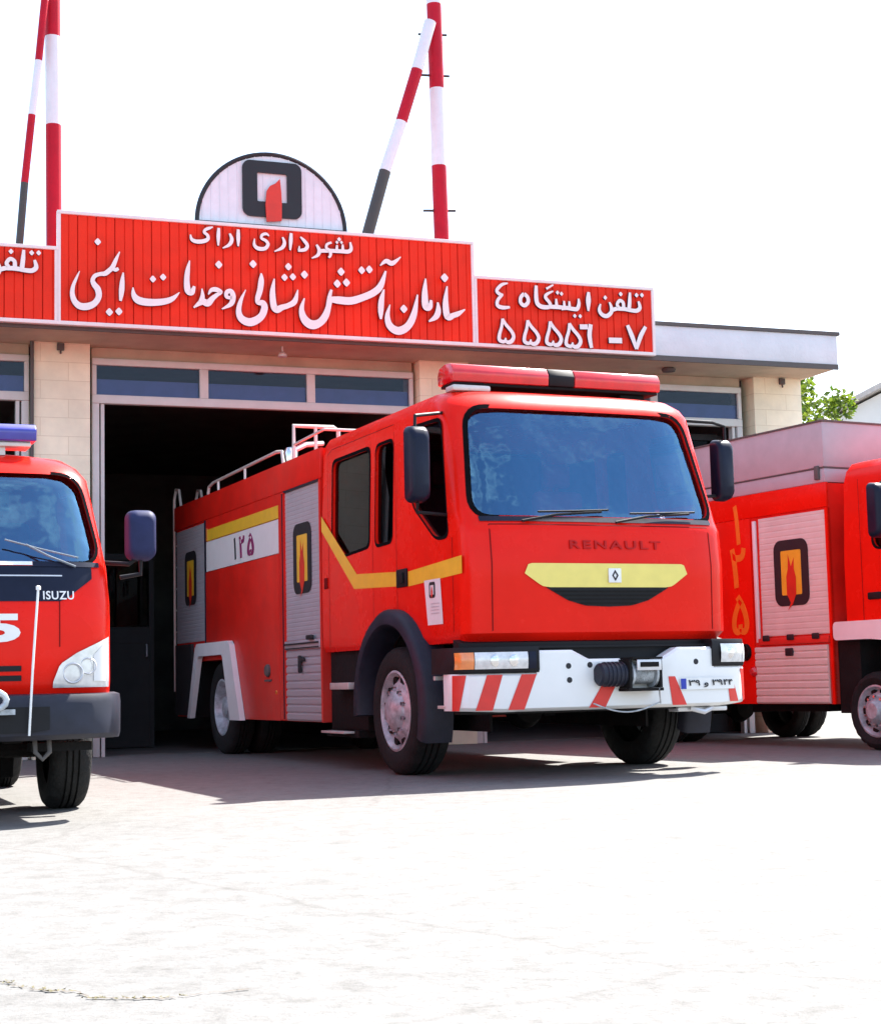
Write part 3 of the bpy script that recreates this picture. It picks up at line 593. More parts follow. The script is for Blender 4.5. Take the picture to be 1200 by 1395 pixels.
for k, s_ in enumerate(STROKES): ribbon(mb, [(a, b, c * 1.14) for a, b, c in s_], 2.27, 4.68, -0.052 - 0.0011 * k, 0.034)
for k, (x, z, s_) in enumerate(DOTS): diamond(mb, x - 2.27, z - 4.68, s_ * 1.32, -0.075 - 0.0007 * k, 0.034)
mb.done('calligraphy', None, S0, smooth=False)
def written(name, S, ox, strokes, dots=(), dx=0.0, dz=0.0):
    mb = MB()
    for k, q in enumerate(strokes): ribbon(mb, [(x + dx, z + dz, w_) for x, z, w_ in q], ox, 4.68, -0.050 - 0.0011 * k, 0.034)
    for k, (x, z, s_) in enumerate(dots): diamond(mb, x + dx - ox, z + dz - 4.68, s_ * 1.15, -0.068 - 0.0007 * k, 0.034)
    return mb.done(name, None, S, smooth=False)
written('word', S0, 2.27, CITY[:4]); written('word', S0, 2.27, CITY[4:], CITY_DOTS)
for S, ox, sh in ((S1, 7.08, (0, 0)), (S2, -0.1, PHONE_SHIFT)):
    written('digit', S, ox, PHONE[:2], (), *sh); written('word', S, ox, PHONE[2:11], PHONE_DOTS[:4], *sh); written('word', S, ox, PHONE[11:], PHONE_DOTS[4:], *sh)
for a, b, nm in ((0, 2, 'digit'), (2, 4, 'digit'), (4, 6, 'digit'), (6, 8, 'digit'), (8, 10, 'digit'), (10, 11, 'dash'), (11, 13, 'digit')): written(nm, S1, 7.08, DIGITS[a:b])

# half round emblem board above the calligraphy
EB = thing('emblem_board', 'white half round board with black square and red flame above the calligraphy', 'sign', bpos(4.655, 17.76, 5.925), YB)
r = 0.865; A = [(r * math.cos(math.pi * k / 40), r * math.sin(math.pi * k / 40) * 0.985) for k in range(41)]
mb = MB(); mb.prism(A, 'y', 0, 0.04)
for k in range(-8, 9):
    x = k * 0.1 + 0.003; h_ = math.sqrt(max(0, r * r - x * x)) * .97
    if h_ > .1: mb.box(x - .006, x + .006, -.006, -.0005, .02, h_)
mb.done('half_disc', 'mast_white', EB, smooth=False)
mb = MB(); mb.tube([(p[0], 0.0, p[1]) for p in A] + [(-r, 0, 0)], 0.026); mb.tube([(-r, 0, 0.0), (r, 0, 0.0)], .026); mb.done('rim_tube', 'ink', EB)
o = rrect(-.345, .345, .11, .76, .09); q = [(-.172, .29), (.175, .29), (.175, .625), (-.172, .625)]
mb = MB()
for a, b in (((-.345, .345), (.627, .76)), ((-.345, .345), (.11, .288))): pass
O2 = [(p[0], p[1]) for p in o]
I2 = []
for p in o:                                              # inner square sampled along the same rays
    dx, dz = p[0], p[1] - .455; t = min(.174 / max(abs(dx), 1e-6), .168 / max(abs(dz), 1e-6)); I2.append((dx * t, .455 + dz * t))
mb.rings([[(p[0], -.012, p[1]) for p in I2], [(p[0], -.03, p[1]) for p in I2], [(p[0], -.03, p[1]) for p in O2], [(p[0], -.012, p[1]) for p in O2]], 'ink', True, False); mb.done('square_ring', None, EB, smooth=False)
mb = MB(); mb.prism([(-.075, .05), (.10, .07), (.105, .27), (.10, .40), (.085, .56), (.03, .50), (-.03, .47), (-.07, .41), (-.085, .25)], 'y', -.05, -.032, 'flame'); mb.done('flame', None, EB, smooth=False)

# striped masts and their raking braces behind the signs
def striped(name, label, cat, pts, r, group, y=18.25, rungs=()):
    o = Vector(bpos(pts[0][0], y, 0)); P = [(p[0] - pts[0][0], 0, p[1]) for p in pts]
    T = thing(name, label, cat, bpos(pts[0][0], y, pts[0][1]), YB, group); z0 = pts[0][1]
    for (a, b) in zip(pts, pts[1:]):
        mb = MB(); A_, B_ = Vector((a[0] - pts[0][0], 0, a[1] - z0)), Vector((b[0] - pts[0][0], 0, b[1] - z0))
        mb.tube([A_, B_], r, a[2], 14); mb.done('painted_section', None, T)
    if rungs:
        for (x0, x1, z) in rungs:
            mb = MB(); mb.tube([(x0 - pts[0][0], 0, z - z0), (x1 - pts[0][0], 0, z - z0 + .03)], .016); mb.done('rung', 'mast_dark', T)
    return T
G1, G2 = 'striped vertical masts on the roof', 'striped raking braces on the roof'
zR = 5.12
striped('striped_mast', 'red and white striped vertical mast with short rungs right of the emblem', 'mast',
        [(6.905, zR, 'crimson'), (6.879, 6.99, 'mast_white'), (6.874, 7.96, 'crimson'), (6.862, 9.03, 'mast_white'), (6.85, 10.1, 'mast_white')], .092, G1,
        rungs=[(6.665, 7.08, 6.42), (6.58, 7.04, 8.11), (6.65, 7.02, 8.63)])
striped('striped_mast', 'red and white striped vertical mast at the left end of the tall sign', 'mast',
        [(2.29, zR, 'crimson'), (2.279, 7.05, 'mast_white'), (2.269, 8.075, 'crimson'), (2.262, 9.1, 'mast_white'), (2.25, 10.1, 'crimson'), (2.245, 10.5, 'crimson')], .086, G1)
striped('striped_brace', 'slanted brace striped black, white and red leaning to the right mast', 'brace',
        [(5.64, zR, 'mast_dark'), (6.141, 6.82, 'mast_white'), (6.36, 7.45, 'crimson'), (6.575, 8.12, 'mast_white'), (6.76, 8.75, 'mast_white')], .072, G2, 18.12)
striped('striped_brace', 'thin slanted brace dark below and red above leaning to the left mast', 'brace',
        [(1.86, zR, 'mast_dark'), (1.952, 6.32, 'crimson'), (2.029, 7.10, 'mast_white'), (2.10, 7.73, 'crimson'), (2.165, 8.44, 'mast_white'), (2.24, 9.4, 'crimson')], .042, G2, 18.12)

# ------------------------------------------------------------------ tree and neighbour house behind the right end
T = thing('tree', 'bright green leafy tree behind the right end of the fire station', 'tree', (5.93, 28.0, 0), YB)
rng = random.Random(3)
mb = MB(); mb.tube([(0, 0, 0), (.05, .02, 1.4), (-.03, .05, 2.8), (.06, 0, 4.2)], .16, None, 10, .06)
tips = []
for k in range(16):
    a = k * 2.4; z = 2.4 + 1.8 * k / 16; L = .4 + .3 * rng.random(); tip = Vector((L * math.cos(a), L * math.sin(a), z + .7 + .5 * rng.random())); tips.append(tip)
    mb.tube([(0, 0, z), tip * .5 + Vector((0, 0, z * .5 + .1)), tip], .05, None, 6, .012)
mb.done('trunk', 'bark', T)
mb = MB()
cl = tips + [Vector((rng.gauss(0, .34), rng.gauss(0, .40), 4.7 + rng.gauss(0, .5))) for _ in range(26)]
for c in cl:
    rr = rng.uniform(.28, .5)
    for _ in range(230):
        d = Vector((rng.gauss(0, 1), rng.gauss(0, 1), rng.gauss(0, .8))).normalized() * rr * rng.random() ** .4
        p = c + d; u = Vector((rng.gauss(0, 1), rng.gauss(0, 1), rng.gauss(0, .6))).normalized(); v = u.cross(Vector((rng.gauss(0, 1), rng.gauss(0, 1), rng.gauss(0, 1)))).normalized()
        s_ = rng.uniform(.045, .085)
        mb.faces([p - u * s_, p + v * s_ * .5, p + u * s_, p - v * s_ * .5], [(0, 1, 2, 3)])
mb.done('crown', 'leaf', T, smooth=False, recalc=False)
Hn = thing('neighbour_house', 'whitewashed gabled house far behind the truck with the mauve top', 'building', (9.85, 41.2, 0), -0.30)
mb = MB(); mb.prism([(0, 0), (6.4, 0), (6.4, 7.0), (3.2, 8.55), (0, 7.1)], 'y', 0, 9); mb.done('wall', 'house', Hn, smooth=False)
mb = MB()
mb.prism([(-.35, 7.02), (3.2, 8.62), (3.2, 8.78), (-.35, 7.14)], 'y', -.35, 9.3); mb.prism([(3.2005, 8.62), (6.75, 6.92), (6.75, 7.04), (3.2005, 8.78)], 'y', -.35, 9.3)
mb.done('roof', 'eave', Hn, smooth=False)
mb = MB(); mb.box(2.4, 3.6, -.04, .03, 3.4, 4.8); mb.done('window', 'glass_win', Hn)

def slats(parent, y0, y1, z0, z1, x, pitch, m, name='shutter', depth=0.008):
    mb = MB(); P = []; z = z0
    while z < z1 - 1e-4:
        e = min(z1, z + pitch); P += [(x, z), (x - depth, z + (e - z) * .22), (x - depth, z + (e - z) * .8), (x, e - 1e-4)]; z = e
    P += [(x + .03, z1), (x + .03, z0)]
    mb.prism([(p[0], p[1]) for p in P], 'y', y0, y1)
    return mb.done(name, m, parent, smooth=False)
def side_quad(parent, name, P, x, m):
    mb = MB(); mb.faces([(x, p[0], p[1]) for p in P], [tuple(range(len(P)))], m); return mb.done(name, None, parent, smooth=False)
def seam(mb, pts, x, w_=0.006):
    for a, b in zip(pts, pts[1:]):
        a, b = Vector(a), Vector(b); t = (b - a).normalized(); n_ = Vector((-t.y, t.x)) * w_ / 2
        mb.faces([(x, q.x, q.y) for q in (a + n_, b + n_, b - n_, a - n_)], [(0, 1, 2, 3)], 'seam')
def cab_body(T, cab, zs, cav_z, ws, sides, cuts=(), x_r=None, paint='red', name='cab', seal=0.035):
    """hollow cab with real window openings"""
    o = cab.shell(zs).done(name, paint, None, 40)
    boolean(o, cab.shell([z for z in zs if cav_z[0] < z < cav_z[1]] and [cav_z[0]] + [z for z in zs if cav_z[0] + .02 < z < cav_z[1] - .02] + [cav_z[1]], 0.05).done('cut'))
    mb = MB(); mb.prism(ws, 'y', -1, cab.yr - 1.0); boolean(o, mb.done('cut'))
    for P in sides:
        mb = MB(); mb.prism(P, 'x', -.5, cab.cx * 2 + .5); boolean(o, mb.done('cut'))
    for P in cuts:
        mb = MB(); mb.prism(P, 'x', -.5, cab.cx * 2 + .5); boolean(o, mb.done('cut'))
    for p in o.data.polygons: p.use_smooth = True
    o.data.set_sharp_from_angle(angle=R(32)); o.parent = T
    # windscreen with its rubber, side panes
    zc = [p[1] for p in ws]; z0, z1 = min(zc), max(zc)
    lo = [p[0] for p in ws if p[1] < (z0 + z1) / 2]; hi = [p[0] for p in ws if p[1] > (z0 + z1) / 2]
    mb = cab.patch((min(lo) - .03, z0 - .03), (max(lo) + .03, z0 - .03), (max(hi) + .03, z1 + .03), (min(hi) - .03, z1 + .03), -0.028, 24, 10)
    W = mb.done('windscreen', 'glass', T, 80)
    cab.band(ws, seal, 0.005).done('rubber_seal', 'seal', W, 80)
    for P in sides:
        cy = sum(p[0] for p in P) / len(P); cz = sum(p[1] for p in P) / len(P)
        Q = [(cy + (p[0] - cy) * 1.06, cz + (p[1] - cz) * 1.05) for p in P]
        for s in (0, 1):
            x = lambda p, e: (cab.cx - cab.at(p[1])[0] + e) if s == 0 else (cab.cx + cab.at(p[1])[0] - e)
            mb = MB(); n = len(Q); mb.faces([(x(p, .026), p[0], p[1]) for p in Q], [tuple(range(n))]); g = mb.done('side_window', 'glass_dark', T, smooth=False)
            mb = MB(); mb.rings([[(x(p, -.003), p[0], p[1]) for p in [(cy + (q[0] - cy) * k, cz + (q[1] - cz) * k) for q in P]] for k in (.985, 1.05)], None, True, False)
            mb.done('rubber_seal', 'seal', g, smooth=False)
    return o
def cab_inside(T, x0, x1, y0, y1, zf, zd, seats, wx):
    mb = MB(); mb.box(x0, x1, y0, y0 + .35, zf, zd - .08, None, .04); mb.box(x0 + .05, x1 - .05, y0 - .05, y0 + .42, zd - .08, zd, None, .03)
    mb.box(wx - .25, wx + .25, y0 + .1, y0 + .45, zd, zd + .09, None, .03); mb.done('dashboard', 'dash', T)
    mb = MB(); c = Vector((wx, y0 + .55, zd + .10)); ax_ = Vector((0, -.5, .86)); u = Vector((1, 0, 0)); v = ax_.cross(u)
    mb.tube([c + .21 * (math.cos(a) * u + math.sin(a) * v) for a in [2 * math.pi * k / 24 for k in range(25)]], .016)
    for a in (.3, 2.84, 4.7): mb.tube([c, c + .2 * (math.cos(a) * u + math.sin(a) * v)], .013)
    mb.tube([c, c - ax_ * .3], .025); mb.done('steering_wheel', 'black', T)
    for sx in seats:
        S = part('seat', T, (sx, y0 + 1.0, zf))
        mb = MB(); mb.box(-.24, .24, -.25, .25, .1, zd - zf - .12, None, .06, 3); mb.done('cushion', 'seat', S)
        mb = MB(); mb.box(-.24, .24, .22, .36, zd - zf - .15, zd - zf + .42, None, .06, 3); mb.done('backrest', 'seat', S)
        mb = MB(); mb.box(-.13, .13, .25, .34, zd - zf + .45, zd - zf + .66, None, .04, 3); mb.tube([(0, .3, zd - zf + .4), (0, .3, zd - zf + .5)], .02); mb.done('headrest', 'seat', S)
def mirror(T, x0, x1, y, z0, z1, arms, shell='navy', name='mirror', depth=.13):
    M = part(name, T); mb = MB()
    P = rrect(x0, x1, z0, z1, min(.06, (x1 - x0) * .3)); cx, cz = (x0 + x1) / 2, (z0 + z1) / 2
    def rg(k, yy): return [(cx + (p[0] - cx) * k, yy, cz + (p[1] - cz) * k) for p in P]
    mb.rings([rg(.62, y), rg(.84, y + .018), rg(.96, y + .055), rg(1, y + depth), rg(.93, y + depth)], None, True, True); mb.done('housing', shell, M, 50)
    mb = MB(); mb.faces(rg(.9, y + depth + .004), [tuple(range(len(P)))]); mb.done('mirror_glass', 'chrome', M)
    for a in arms:
        mb = MB(); mb.tube(a, .014, None, 8); mb.done('arm', 'black', M)
    return M
def arch(T, cy, cz, ri, ro, x0, x1, a0, a1, m, name='wheel_arch', ang=50):
    mb = MB(); n = 30; L = []
    for k in range(n + 1):
        a = R(a0 + (a1 - a0) * k / n); c, s = math.cos(a), math.sin(a)
        L.append([(x0 + .03, cy + ri * c, cz + ri * s), (x0, cy + (ri + .02) * c, cz + (ri + .02) * s), (x0, cy + (ro - .04) * c, cz + (ro - .04) * s), (x0 + .035, cy + ro * c, cz + ro * s), (x1, cy + ro * c, cz + ro * s), (x1, cy + ri * c, cz + ri * s)])
    mb.rings(L, None, True, True); return mb.done(name, m, T, ang)
def axle(mb, x0, x1, y, z, r=.07): mb.tube([(x0, y, z), (x1, y, z)], r); mb.lathe([(.001, -.14), (.13, -.12), (.18, 0), (.13, .12), (.001, .14)], ((x0 + x1) / 2, y, z), 'y')

# ================================================================== the big engine in the middle
YM = 0.410362
def tpos(x, y, yaw): return Vector((x * math.cos(yaw) - y * math.sin(yaw), x * math.sin(yaw) + y * math.cos(yaw), 0))
T = thing('fire_engine', 'large red fire engine with red light bar and yellow smile shaped grille in the middle', 'fire truck', tpos(5.053, 11.2, YM), YM)
cab = Cab(1.15, 3.19, [(1.04, 1.12, -.05, .32), (1.10, 1.15, -.12, .32), (1.62, 1.15, -.135, .32), (1.90, 1.15, -.105, .32), (1.985, 1.15, -.05, .32), (2.87, 1.12, .27, .32), (2.95, 1.10, .33, .34), (3.02, 1.05, .42, .40), (3.06, .95, .58, .45), (3.08, .75, .85, .5)], .32, 4.0)
zs = [1.04, 1.065, 1.10, 1.2, 1.35, 1.5, 1.62, 1.75, 1.85, 1.90, 1.945, 1.985, 2.05, 2.2, 2.4, 2.6, 2.75, 2.87, 2.91, 2.95, 2.99, 3.02, 3.045, 3.06, 3.073, 3.08]
WS = rpoly([(.095, 1.99), (2.205, 1.99), (2.105, 2.865), (.195, 2.865)], .16, 6)
SW = [rpoly([(1.96, 1.92), (2.60, 1.89), (2.90, 2.06), (2.92, 2.77), (1.97, 2.77)], .09),
      rpoly([(1.42, 1.92), (1.82, 1.91), (1.83, 2.765), (1.42, 2.765)], .09),
      rpoly([(.275, 1.86), (.52, 1.86), (.99, 2.17), (1.09, 2.80), (.43, 2.78)], .09)]
AR = [(1.39 + .70 * math.cos(a), .55 + .70 * math.sin(a)) for a in [2 * math.pi * k / 40 for k in range(40)]]
cab_body(T, cab, zs, (1.34, 2.93), WS, SW, [AR])
cab_inside(T, .25, 2.05, .40, 3.1, 1.36, 1.98, (.62, 1.68), 1.66)
mb = MB(); mb.box(.1, 2.2, 3.02, 3.10, 1.36, 2.9); mb.box(.2, 2.1, 2.35, 2.85, 1.36, 1.8, None, .04); mb.done('rear_bench', 'dash', T)
# door gaps, handle
mb = MB(); e = -.0025
seam(mb, [(.205, 1.12), (.205, 1.84)], e); seam(mb, [(1.335, 1.28), (1.335, 2.82)], e); seam(mb, [(1.88, 1.30), (1.88, 2.82)], e, .005); seam(mb, [(2.99, 1.06), (2.99, 2.84), (2.86, 2.88), (1.34, 2.88)], e)
for x in (.19, 2.11):
    G = [[(x + d, cab.fy(x + d, z) - .003, z) for d in (-.004, .004)] for z in [1.07 + .05 * k for k in range(18)]]; mb.grid(G, 'seam')
cab.cols([(.19, 1.925), (2.11, 1.925)], [(.19, 1.917), (2.11, 1.917)], .003, 40, 1, mb, 'seam')
mb.done('panel_gap', None, T, smooth=False)
mb = MB(); mb.box(-.02, -.001, 1.10, 1.32, 1.52, 1.67, None, .012); mb.box(-.045, -.021, 1.14, 1.20, 1.55, 1.64, None, .008); mb.done('door_handle', 'black', T)
mb = MB(); mb.box(-.012, -.001, 3.03, 3.11, 1.62, 1.72, None, .01); mb.done('locker_latch', 'seam', T)
# yellow side stripe, white notice
side_quad(T, 'yellow_stripe', [(3.18, 2.16), (3.18, 2.30), (2.27, 1.70), (1.325, 1.655), (1.325, 1.535), (2.34, 1.575)], -.004, 'yellow')
side_quad(T, 'yellow_stripe', [(1.09, 1.64), (.03, 1.69), (.03, 1.555), (1.09, 1.52)], -.004, 'yellow')
N = part('notice_sticker', T)
side_quad(N, 'paper', [(.76, 1.545), (.44, 1.545), (.40, 1.19), (.70, 1.19)], -.005, 'white')
fire_emblem(N, .54, .66, 1.40, 1.525, -.007, 'white')
mb = MB(); [mb.box(-.0066, -.006, .47, .63, z, z + .008) for z in (1.35, 1.325, 1.30, 1.275)]; mb.done('text_line', 'badge', N)
# front: lettering, yellow smile, black grille, badge
lettering('lettering', 'RENAULT', .83, 1.63, 1.735, 1.80, -.012, T, 'ghost', .012, .012, None, cab.fy, 1.25)
TOPY = [(.44, 1.545), (.46, 1.61), (.50, 1.622), (1.80, 1.622), (1.84, 1.61), (1.86, 1.545)]
BOTY = [(.44, 1.545), (.58, 1.45), (.64, 1.44), (1.66, 1.44), (1.72, 1.45), (1.86, 1.545)]
cab.cols(TOPY, BOTY, .010, 48, 3).done('yellow_grille_band', 'pale_yellow', T)
cab.cols([(.62, 1.44), (1.68, 1.44)], [(.62, 1.436), (.80, 1.34), (.95, 1.30), (1.15, 1.292), (1.35, 1.30), (1.50, 1.34), (1.68, 1.436)], .007, 40, 3).done('air_intake', 'black', T)
mb = MB()
for z, a, b in ((1.415, .68, 1.62), (1.385, .74, 1.56), (1.355, .80, 1.50), (1.325, .90, 1.40)):
    cab.cols([(a, z), (b, z)], [(a, z - .012), (b, z - .012)], .015, 20, 1, mb)
mb.done('intake_slat', 'chassis', T)
BG = part('badge', T); mb = MB(); mb.box(1.145, 1.255, cab.fy(1.2, 1.53) - .024, cab.fy(1.2, 1.53) - .011, 1.475, 1.585, None, .004); mb.done('plate', 'white', BG)
mb = MB(); y = cab.fy(1.2, 1.53) - .027
mb.rings([[(1.2 + a * k, y, 1.53 + b * k) for a, b in ((-.028, 0), (0, .044), (.028, 0), (0, -.044))] for k in (.5, 1)], 'ink', True, False); mb.done('diamond', None, BG, smooth=False)
# mirrors
mirror(T, -.36, -.18, .13, 2.10, 2.69, [[(-.28, .22, 2.68), (-.27, .24, 2.77), (.06, .45, 2.84)], [(-.28, .20, 2.10), (-.27, .24, 2.03), (.01, .30, 2.02)]])
mirror(T, 2.50, 2.67, .34, 2.20, 2.72, [[(2.62, .42, 2.70), (2.62, .42, 2.83), (2.50, .42, 2.86), (2.18, .45, 2.87)], [(2.62, .42, 2.22), (2.50, .42, 2.24), (2.29, .36, 2.22)]])
# wipers
mb = MB()
for x0, x1 in ((.45, 1.15), (1.25, 1.95)):
    mb = MB(); f = lambda x, z: (x, cab.fy(x, z) - .03, z)
    mb.tube([f(x0, 1.945), f(x0 + .3, 2.0), f(x1, 2.03)], .010); mb.tube([f(x0 + .15, 2.02), f((x0 + x1) / 2 + .1, 2.03), f(x1 + .06, 2.045)], .008); mb.done('wiper', 'black', T)
cab.cols([(.13, 1.985), (2.17, 1.985)], [(.13, 1.945), (2.17, 1.945)], .009, 40, 1).done('cowl_strip', 'navy', T)
# light bar
L = part('light_bar', T, (1.14, .70, 3.10)); L.scale = (.95, 1, 1)
def lens_box(x0, x1, m, name):
    mb = MB(); P = [(-.15, .02), (-.16, .10), (-.12, .165), (0, .18), (.12, .165), (.16, .10), (.15, .02)]
    mb.prism(P, 'x', x0, x1, None, .012); return mb.done(name, m, L, 40)
lens_box(-1.0, -.10, 'lamp_red', 'red_lens'); lens_box(-.098, .148, 'black', 'speaker_grille'); lens_box(.15, 1.0, 'lamp_red', 'red_lens')
mb = MB(); mb.box(-.98, .98, -.13, .13, -.005, .019, None, .006)
for x in (-.75, .75): mb.box(x - .12, x + .12, -.09, .09, -.07, -.006, None, .01)
mb.done('base_rail', 'chassis', L)
mb = MB(); mb.box(.17, .50, .50, .66, 3.035, 3.085, None, .015); mb.done('bar_bracket', 'tube', T)
# bumper
BP = part('bumper', T)
bump = Cab(1.15, .6, [(.4, 1.30, -.22, .42), (1.1, 1.30, -.22, .42)], .42, 3.6)
top = [(-.13, .80), (.485, .80), (.4851, .965), (.78, .965), (.92, .895), (1.55, .895), (1.70, .975), (2.02, .975), (2.0201, .83), (2.43, .83)]
bot = [(-.13, .53), (.2, .515), (1.15, .515), (2.1, .515), (2.43, .54)]
mb = MB(); n = 160; X = [-.13 + 2.56 * k / n for k in range(n + 1)]
def zz(Lp, x):
    for a, b in zip(Lp, Lp[1:]):
        if x <= b[0] + 1e-9: return a[1] + (b[1] - a[1]) * (x - a[0]) / max(1e-9, b[0] - a[0])
    return Lp[-1][1]
Rg = []
for x in X:
    a, b = zz(bot, x), zz(top, x); y = bump.fy(x, .7)
    Rg.append([(x, y + .03, a), (x, y, a + .025), (x, y, b - .02), (x, y + .02, b), (x, y + .12, b), (x, y + .12, a)])
mb.rings(Rg); mb.done('bumper_bar', 'white', BP, 40)
for c00, c10, c11, c01 in (((-.125, .53), (-.09, .53), (-.045, .79), (-.122, .79)), ((.01, .53), (.13, .53), (.21, .79), (.095, .79)), ((.245, .53), (.37, .53), (.475, .79), (.355, .79)),
                           ((.90, .53), (1.04, .53), (1.17, .75), (1.06, .76)), ((1.63, .53), (1.76, .53), (1.66, .75), (1.60, .75)), ((2.19, .545), (2.29, .545), (2.24, .70), (2.17, .70)), ((2.36, .55), (2.415, .56), (2.40, .80), (2.33, .80))):
    bump.patch(c00, c10, c11, c01, .004, 8, 5).done('hazard_stripe', 'hazard', BP)
mb = MB()
for x, z in ((.74, .845), (.745, .74), (.92, .85), (1.86, .86)):
    y = bump.fy(x, z) - .003; mb.lathe([(.001, 0), (.022, 0), (.024, .01)], (x, y, z), 'y', None, 12)
mb.done('bolt_hole', 'ink', BP)
# headlamps in black frames
def headlamp(x0, x1, z0, z1, amber_left):
    H = part('headlight', T); f = lambda x: bump.fy(x, .8)
    mb = MB(); n = 10; Rg = []
    for k in range(n + 1):
        x = x0 - .02 + (x1 - x0 + .04) * k / n; y = f(x) - .004; Rg.append([(x, y, z0 - .022), (x, y - .012, z0), (x, y - .012, z1), (x, y, z1 + .03), (x, y + .25, z1 + .03), (x, y + .25, z0 - .022)])
    mb.rings(Rg); mb.done('bezel', 'black', H, 40)
    def pane(a, b, m, nm):
        mb = MB(); G = [[(a + (b - a) * i / 8, f(a + (b - a) * i / 8) - .020 - .010 * math.sin(math.pi * j / 4), z0 + .008 + (z1 - z0 - .016) * j / 4) for i in range(9)] for j in range(5)]
        mb.grid(G); return mb.done(nm, m, H, 60)
    if amber_left: pane(x0 + .01, x0 + .125, 'amber', 'indicator_lens'); pane(x0 + .13, x1 - .075, 'lens', 'headlight_lens'); pane(x1 - .07, x1 - .01, 'navy', 'bezel_insert')
    else: pane(x0 + .06, x1 - .05, 'lens', 'headlight_lens'); pane(x1 - .045, x1 + .005, 'white', 'corner_cap')
    mb = MB()
    for q in ((x0 + .28, x0 + .42) if amber_left else (x0 + .15, )):
        mb.lathe([(.001, -.034), (.03, -.032), (.045, -.026)], (q, f(q) + .0, (z0 + z1) / 2), 'y', None, 16)
    mb.done('reflector', 'chrome', H)
headlamp(-.125, .475, .825, .965, True); headlamp(2.035, 2.40, .845, 1.005, False)
# dark strip between cab and bumper
mb = MB(); Rg = []
for k in range(41):
    x = -.02 + 2.34 * k / 40; y = cab.fy(min(max(x, .02), 2.28), 1.1) + .05; Rg.append([(x, y, .50), (x, y - .01, 1.03), (x, y + .1, 1.06), (x, y + .1, .50)])
mb.rings(Rg); mb.box(.2, 2.1, -.12, -.08, .985, 1.0); mb.done('lower_grille', 'black', T, 40)
# winch, plate, cable, tow hook
Wn = part('winch', T)
mb = MB(); mb.lathe([(.001, -.13), (.07, -.13), (.086, -.115), (.086, .09), (.07, .11), (.001, .11)], (1.08, -.28, .775), 'x', None, 24)
for k in range(5): mb.lathe([(.085, 0), (.094, .004), (.094, .016), (.085, .02)], (1.0 + .035 * k, -.28, .775), 'x', None, 24)
mb.done('motor', 'flare', Wn)
mb = MB(); mb.lathe([(.06, 0), (.105, .002), (.105, .02), (.07, .022)] + [(.07 + (.006 if k % 2 else 0), .026 + .008 * k) for k in range(22)] + [(.07, .205), (.105, .207), (.105, .225), (.06, .227)], (1.20, -.28, .775), 'x', None, 24); mb.done('drum', 'steel', Wn)
mb = MB(); mb.box(1.22, 1.43, -.41, -.40, .80, .88, None, .003); mb.done('label_plate', 'badge', Wn)
mb = MB(); mb.box(1.245, 1.405, -.414, -.411, .825, .862); mb.box(1.16, 1.46, -.38, -.20, .645, .668); mb.box(1.19, 1.45, -.395, -.19, .885, .90); mb.box(1.43, 1.452, -.38, -.2, .669, .884); mb.box(1.17, 1.19, -.38, -.2, .669, .884); mb.done('mounting_tray', 'chassis', Wn)
mb = MB(); mb.tube([(.92 + .58 * k / 16, -.26, .56 - .07 * math.sin(math.pi * k / 16)) for k in range(17)], .006); mb.tube([(1.42, -.38, .66), (1.46, -.32, .60), (1.50, -.26, .55)], .006); mb.done('steel_cable', 'steel', Wn)
PL = part('number_plate', T); fz = lambda x, z: bump.fy(x, z)
bump.patch((1.70, .645), (2.24, .645), (2.24, .735), (1.70, .735), .012, 10, 2).done('plate', 'white', PL)
bump.patch((1.705, .65), (1.755, .65), (1.755, .73), (1.705, .73), .015, 2, 2).done('blue_band', 'blue', PL)
lettering('numerals', '\u06f3\u06f9 \u0648 \u06f3\u06f9\u06f4\u06f4', 1.775, 2.215, .66, .722, -.020, PL, 'ink', .004, .012, None, fz)
mb = MB(); mb.box(1.75, 2.2, -.10, .05, .475, .51, None, .008); mb.tube([(1.85, -.12, .50), (1.95, -.16, .47), (2.05, -.12, .50)], .02); mb.done('tow_bar', 'badge', T)
# wheel arches, wheels
arch(T, 1.39, .55, .66, .80, -.10, .15, -6, 200, 'flare'); arch(T, 1.39, .55, .66, .80, 2.25, 2.50, -6, 200, 'flare'); arch(T, 1.39, .55, .665, .69, .151, .46, 15, 165, 'chassis', 'arch_liner'); arch(T, 1.39, .55, .665, .69, 1.84, 2.149, 15, 165, 'chassis', 'arch_liner')
for y in (1.39,):
    wheel(T, -.03, y, .52, .52, .31, .325, -1); wheel(T, 2.42, y, .52, .52, .30, .325, 1)
wheel(T, .05, 6.80, .52, .52, .26, .31, -1, True); wheel(T, 2.25, 6.80, .52, .52, .26, .31, 1, True)
for s in (0, 1):
    x = -.06 if s == 0 else 2.36
    mb = MB(); O = [(5.70, .39), (6.08, 1.20), (6.16, 1.245), (7.42, 1.245), (7.50, 1.20), (7.86, .39)]; I = [(6.08, .39), (6.36, 1.07), (6.40, 1.10), (7.36, 1.10), (7.40, 1.07), (7.74, .39)]
    xi = x + (.06 if s == 0 else -.06)
    mb.rings([[(xx, p[0], p[1]) for p in q] for xx, q in ((xi, O), (x, O), (x, I), (xi, I))], None, False, False); mb.done('rear_fender', 'white', T, smooth=False)
